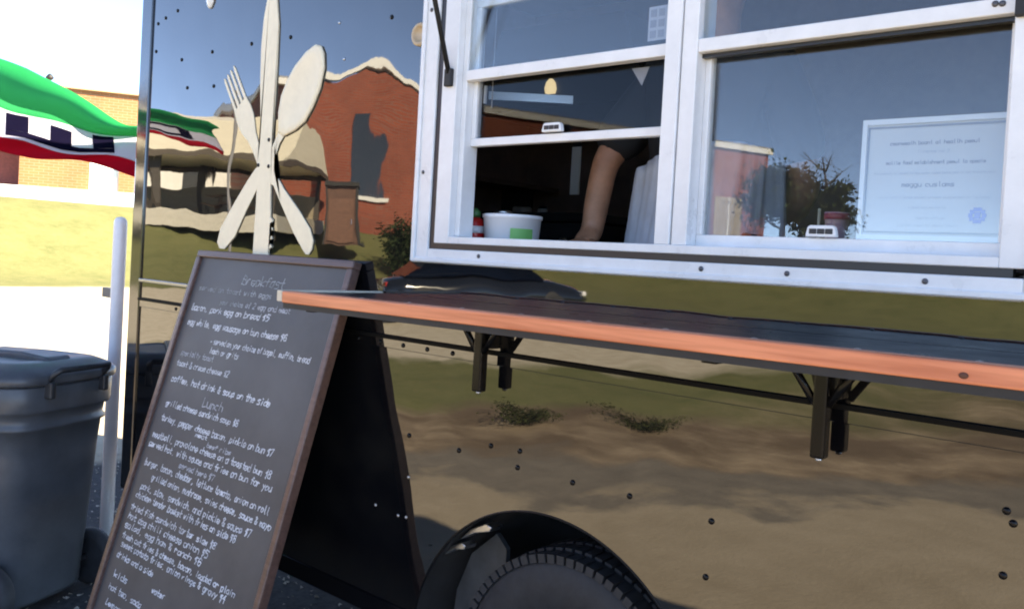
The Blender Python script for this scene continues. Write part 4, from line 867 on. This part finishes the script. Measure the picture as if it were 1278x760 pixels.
# ------------------------------------------------------------------ the person at the window
def skin(name, chains, m, parent, sub=2):
    # chains: list of [(x,y,z,rx[,ry])...]; a chain whose first point equals an existing one branches from it
    vs = []; es = []; rad = []
    def idx(p):
        for i, v in enumerate(vs):
            if (Vector(v)-Vector(p[:3])).length < 1e-5: return i
        vs.append(tuple(p[:3])); rad.append((p[3], p[4] if len(p) > 4 else p[3])); return len(vs)-1
    for ch in chains:
        ids = [idx(p) for p in ch]
        for a, b in zip(ids, ids[1:]): es.append((a, b))
    me = bpy.data.meshes.new(name); me.from_pydata(vs, es, []); me.materials.append(m)
    o = bpy.data.objects.new(name, me); C.objects.link(o); o.parent = parent
    sk = o.modifiers.new('skin', 'SKIN'); sk.use_smooth_shade = True
    for i, r_ in enumerate(rad): me.skin_vertices[0].data[i].radius = r_
    for i in range(len(vs)): me.skin_vertices[0].data[i].use_root = (i == 0)
    s = o.modifiers.new('sub', 'SUBSURF'); s.levels = sub; s.render_levels = sub
    return o
def build_person():
    T = thing('person', 'person in black shirt and light grey apron working behind the serving window', 'person', (2.035, .47, .5), 0)
    sk = mat('skin', (.40, .185, .105), .5, noise=.2, nscale=16, bump=.2, bscale=60, bdist=.002); sk_b = sk
    pel = (0, 0, .90, .15, .11); w = (0, 0, 1.04, .125, .095); ch = (0, .01, 1.22, .15, .10); nb = (0, .02, 1.34, .07, .065); nk = (0, .005, 1.41, .05); hd = (0, -.005, 1.475, .072, .085); hm = (0, -.01, 1.55, .078, .095); ht = (0, .0, 1.62, .055, .07)
    chains = [[pel, w, ch, nb, nk, hd, hm, ht]]
    for s in (-1, 1):
        if s < 0: arm = [ch, (-.16, .01, 1.285, .062), (-.225, -.03, 1.16, .052), (-.252, -.095, 1.065, .038), (-.268, -.100, .96, .036), (-.276, -.105, .875, .031), (-.266, -.140, .852, .030, .020)]
        else: arm = [ch, (.16, .01, 1.285, .062), (.205, .05, 1.13, .052), (.215, .09, 1.01, .042), (.15, .16, .95, .038), (.09, .20, .91, .029), (.07, .215, .90, .030, .018)]
        chains.append(arm)
        chains.append([pel, (s*.095, 0, .80, .095), (s*.10, -.01, .48, .062), (s*.10, .01, .10, .042), (s*.10, .0, .045, .040), (s*.105, -.13, .03, .035, .025)])
        hx, hy, hz = arm[-1][:3]; d = (Vector((.1, -1, -.12)) if s < 0 else Vector((-.6, .1, -.7))).normalized(); si = Vector((1, 0, 0)) if s < 0 else Vector((0, 1, .1))
        palm = (hx+d.x*.05, hy+d.y*.05, hz+d.z*.05-.004, .036, .014); chains.append([arm[-1], palm])
        for k, (o_, ln) in enumerate(((-.027, .066), (-.009, .076), (.009, .072), (.026, .056))):
            b = Vector(palm[:3])+si*o_; m1 = b+d*ln*.55+Vector((0, 0, .006)); e = b+d*ln+Vector((0, 0, -.012))
            chains.append([palm, (*b, .0095), (*m1, .0085), (*e, .007)])
        tb = Vector(arm[-1][:3])+d*.02+si*(-.0 + (.035 if s < 0 else -.035)); te = tb+d*.04+si*(.018 if s < 0 else -.018)
        chains.append([arm[-1], (*tb, .010), (*te, .0085)])
    body = skin('body', chains, sk, T)
    # face pieces
    for s in (-1, 1):
        bm = bmesh.new(); bmesh.ops.create_icosphere(bm, subdivisions=2, radius=.011, matrix=Matrix.Translation((s*.030, -.092, 1.535))); obj('eye', bm, mat('eye_dark', (.03, .025, .02), .2), T, smooth=True)
        bm = bmesh.new(); bmesh.ops.create_icosphere(bm, subdivisions=2, radius=.024, matrix=Matrix.Translation((s*.078, .005, 1.52)) @ Matrix.Diagonal((.35, .7, 1.1, 1))); obj('ear', bm, sk, T, smooth=True)
    bm = bmesh.new(); add_lathe(bm, [(.016, 0), (.012, .02), (.006, .036), (.002, .04)], 10, Matrix.Translation((0, -.098, 1.500)) @ Matrix.Diagonal((1, .8, 1, 1))); obj('nose', bm, sk, T, smooth=True)
    bm = bmesh.new(); bmesh.ops.create_icosphere(bm, subdivisions=2, radius=.022, matrix=Matrix.Translation((0, -.084, 1.470)) @ Matrix.Diagonal((1, .35, .3, 1))); obj('mouth', bm, mat('lips', (.35, .12, .10), .5), T, smooth=True)
    bm = bmesh.new(); bmesh.ops.create_icosphere(bm, subdivisions=4, radius=1, matrix=Matrix.Translation((0, .012, 1.565)) @ Matrix.Diagonal((.092, .108, .095, 1)))
    kill = [v for v in bm.verts if v.co.y < -.045 and v.co.z < 1.60 or v.co.z < 1.50]; bmesh.ops.delete(bm, geom=kill, context='VERTS')
    o = obj('hair', bm, mat('hair_dark', (.03, .02, .015), .6, bump=.5, bscale=80), T, smooth=True); o.modifiers.new('s', 'SOLIDIFY').thickness = .012
    # shirt
    blk = mat('black_cotton', (.010, .010, .011), .85, noise=.2, nscale=20)
    sh = [[(0, 0, .935, .172, .13), (0, 0, 1.04, .160, .125), (0, .01, 1.22, .172, .12), (0, .02, 1.34, .085, .078), (0, .01, 1.375, .066)]]
    sh.append([(0, .01, 1.22, .172, .12), (-.16, .01, 1.285, .080), (-.222, -.028, 1.165, .074), (-.250, -.105, 1.082, .068)]); sh.append([(0, .01, 1.22, .172, .12), (.16, .01, 1.285, .080), (.203, .045, 1.15, .072), (.212, .08, 1.05, .062)])
    skin('shirt', sh, blk, T)
    # apron: curved cloth round the front of hips with folds, strings at the waist
    apm = mat('grey_apron', (.46, .48, .53), .85, noise=.12, nscale=9, bump=.3, bscale=30, bdist=.003)
    bm = bmesh.new(); nu, nv = 90, 24; g = []
    for i in range(nu+1):
        a = R(-200+220*i/nu) ; col = []
        for j in range(nv+1):
            v = j/nv; z = 1.05 - .62*v; fold = .007*math.sin(a*7+v*4)+.005*math.sin(a*15+1+v*7)+.003*math.sin(a*31+v*9)
            top = .05*math.sin((a+R(90))*1.2+.9)
            rx, ry = .185+.045*v+fold, .150+.05*v+fold
            col.append(bm.verts.new((rx*math.cos(a), ry*math.sin(a), z+top*(1-v))))
        g.append(col)
    for i in range(nu):
        for j in range(nv): bm.faces.new((g[i][j], g[i+1][j], g[i+1][j+1], g[i][j+1]))
    o = obj('apron', bm, apm, T, smooth=True); o.modifiers.new('s', 'SOLIDIFY').thickness = .004
    tr = [[(0, 0, .90, .16, .12), (0.1, 0, .80, .115), (.10, -.01, .48, .085), (.10, .01, .09, .075)], [(0, 0, .90, .16, .12), (-.1, 0, .80, .115), (-.10, -.01, .48, .085), (-.10, .01, .09, .075)]]
    skin('trousers', tr, mat('dark_denim', (.02, .025, .04), .8), T)
    for s in (-1, 1):
        bm = bmesh.new(); add_prism(bm, [(-.045, 0), (.045, 0), (.048, .05), (.03, .085), (-.03, .085), (-.048, .05)], Matrix.Translation((s*.103, 0, 0)), -.19, .07); obj('shoe', bm, BLACKM, T, bevel=.02, segs=3)
build_person()
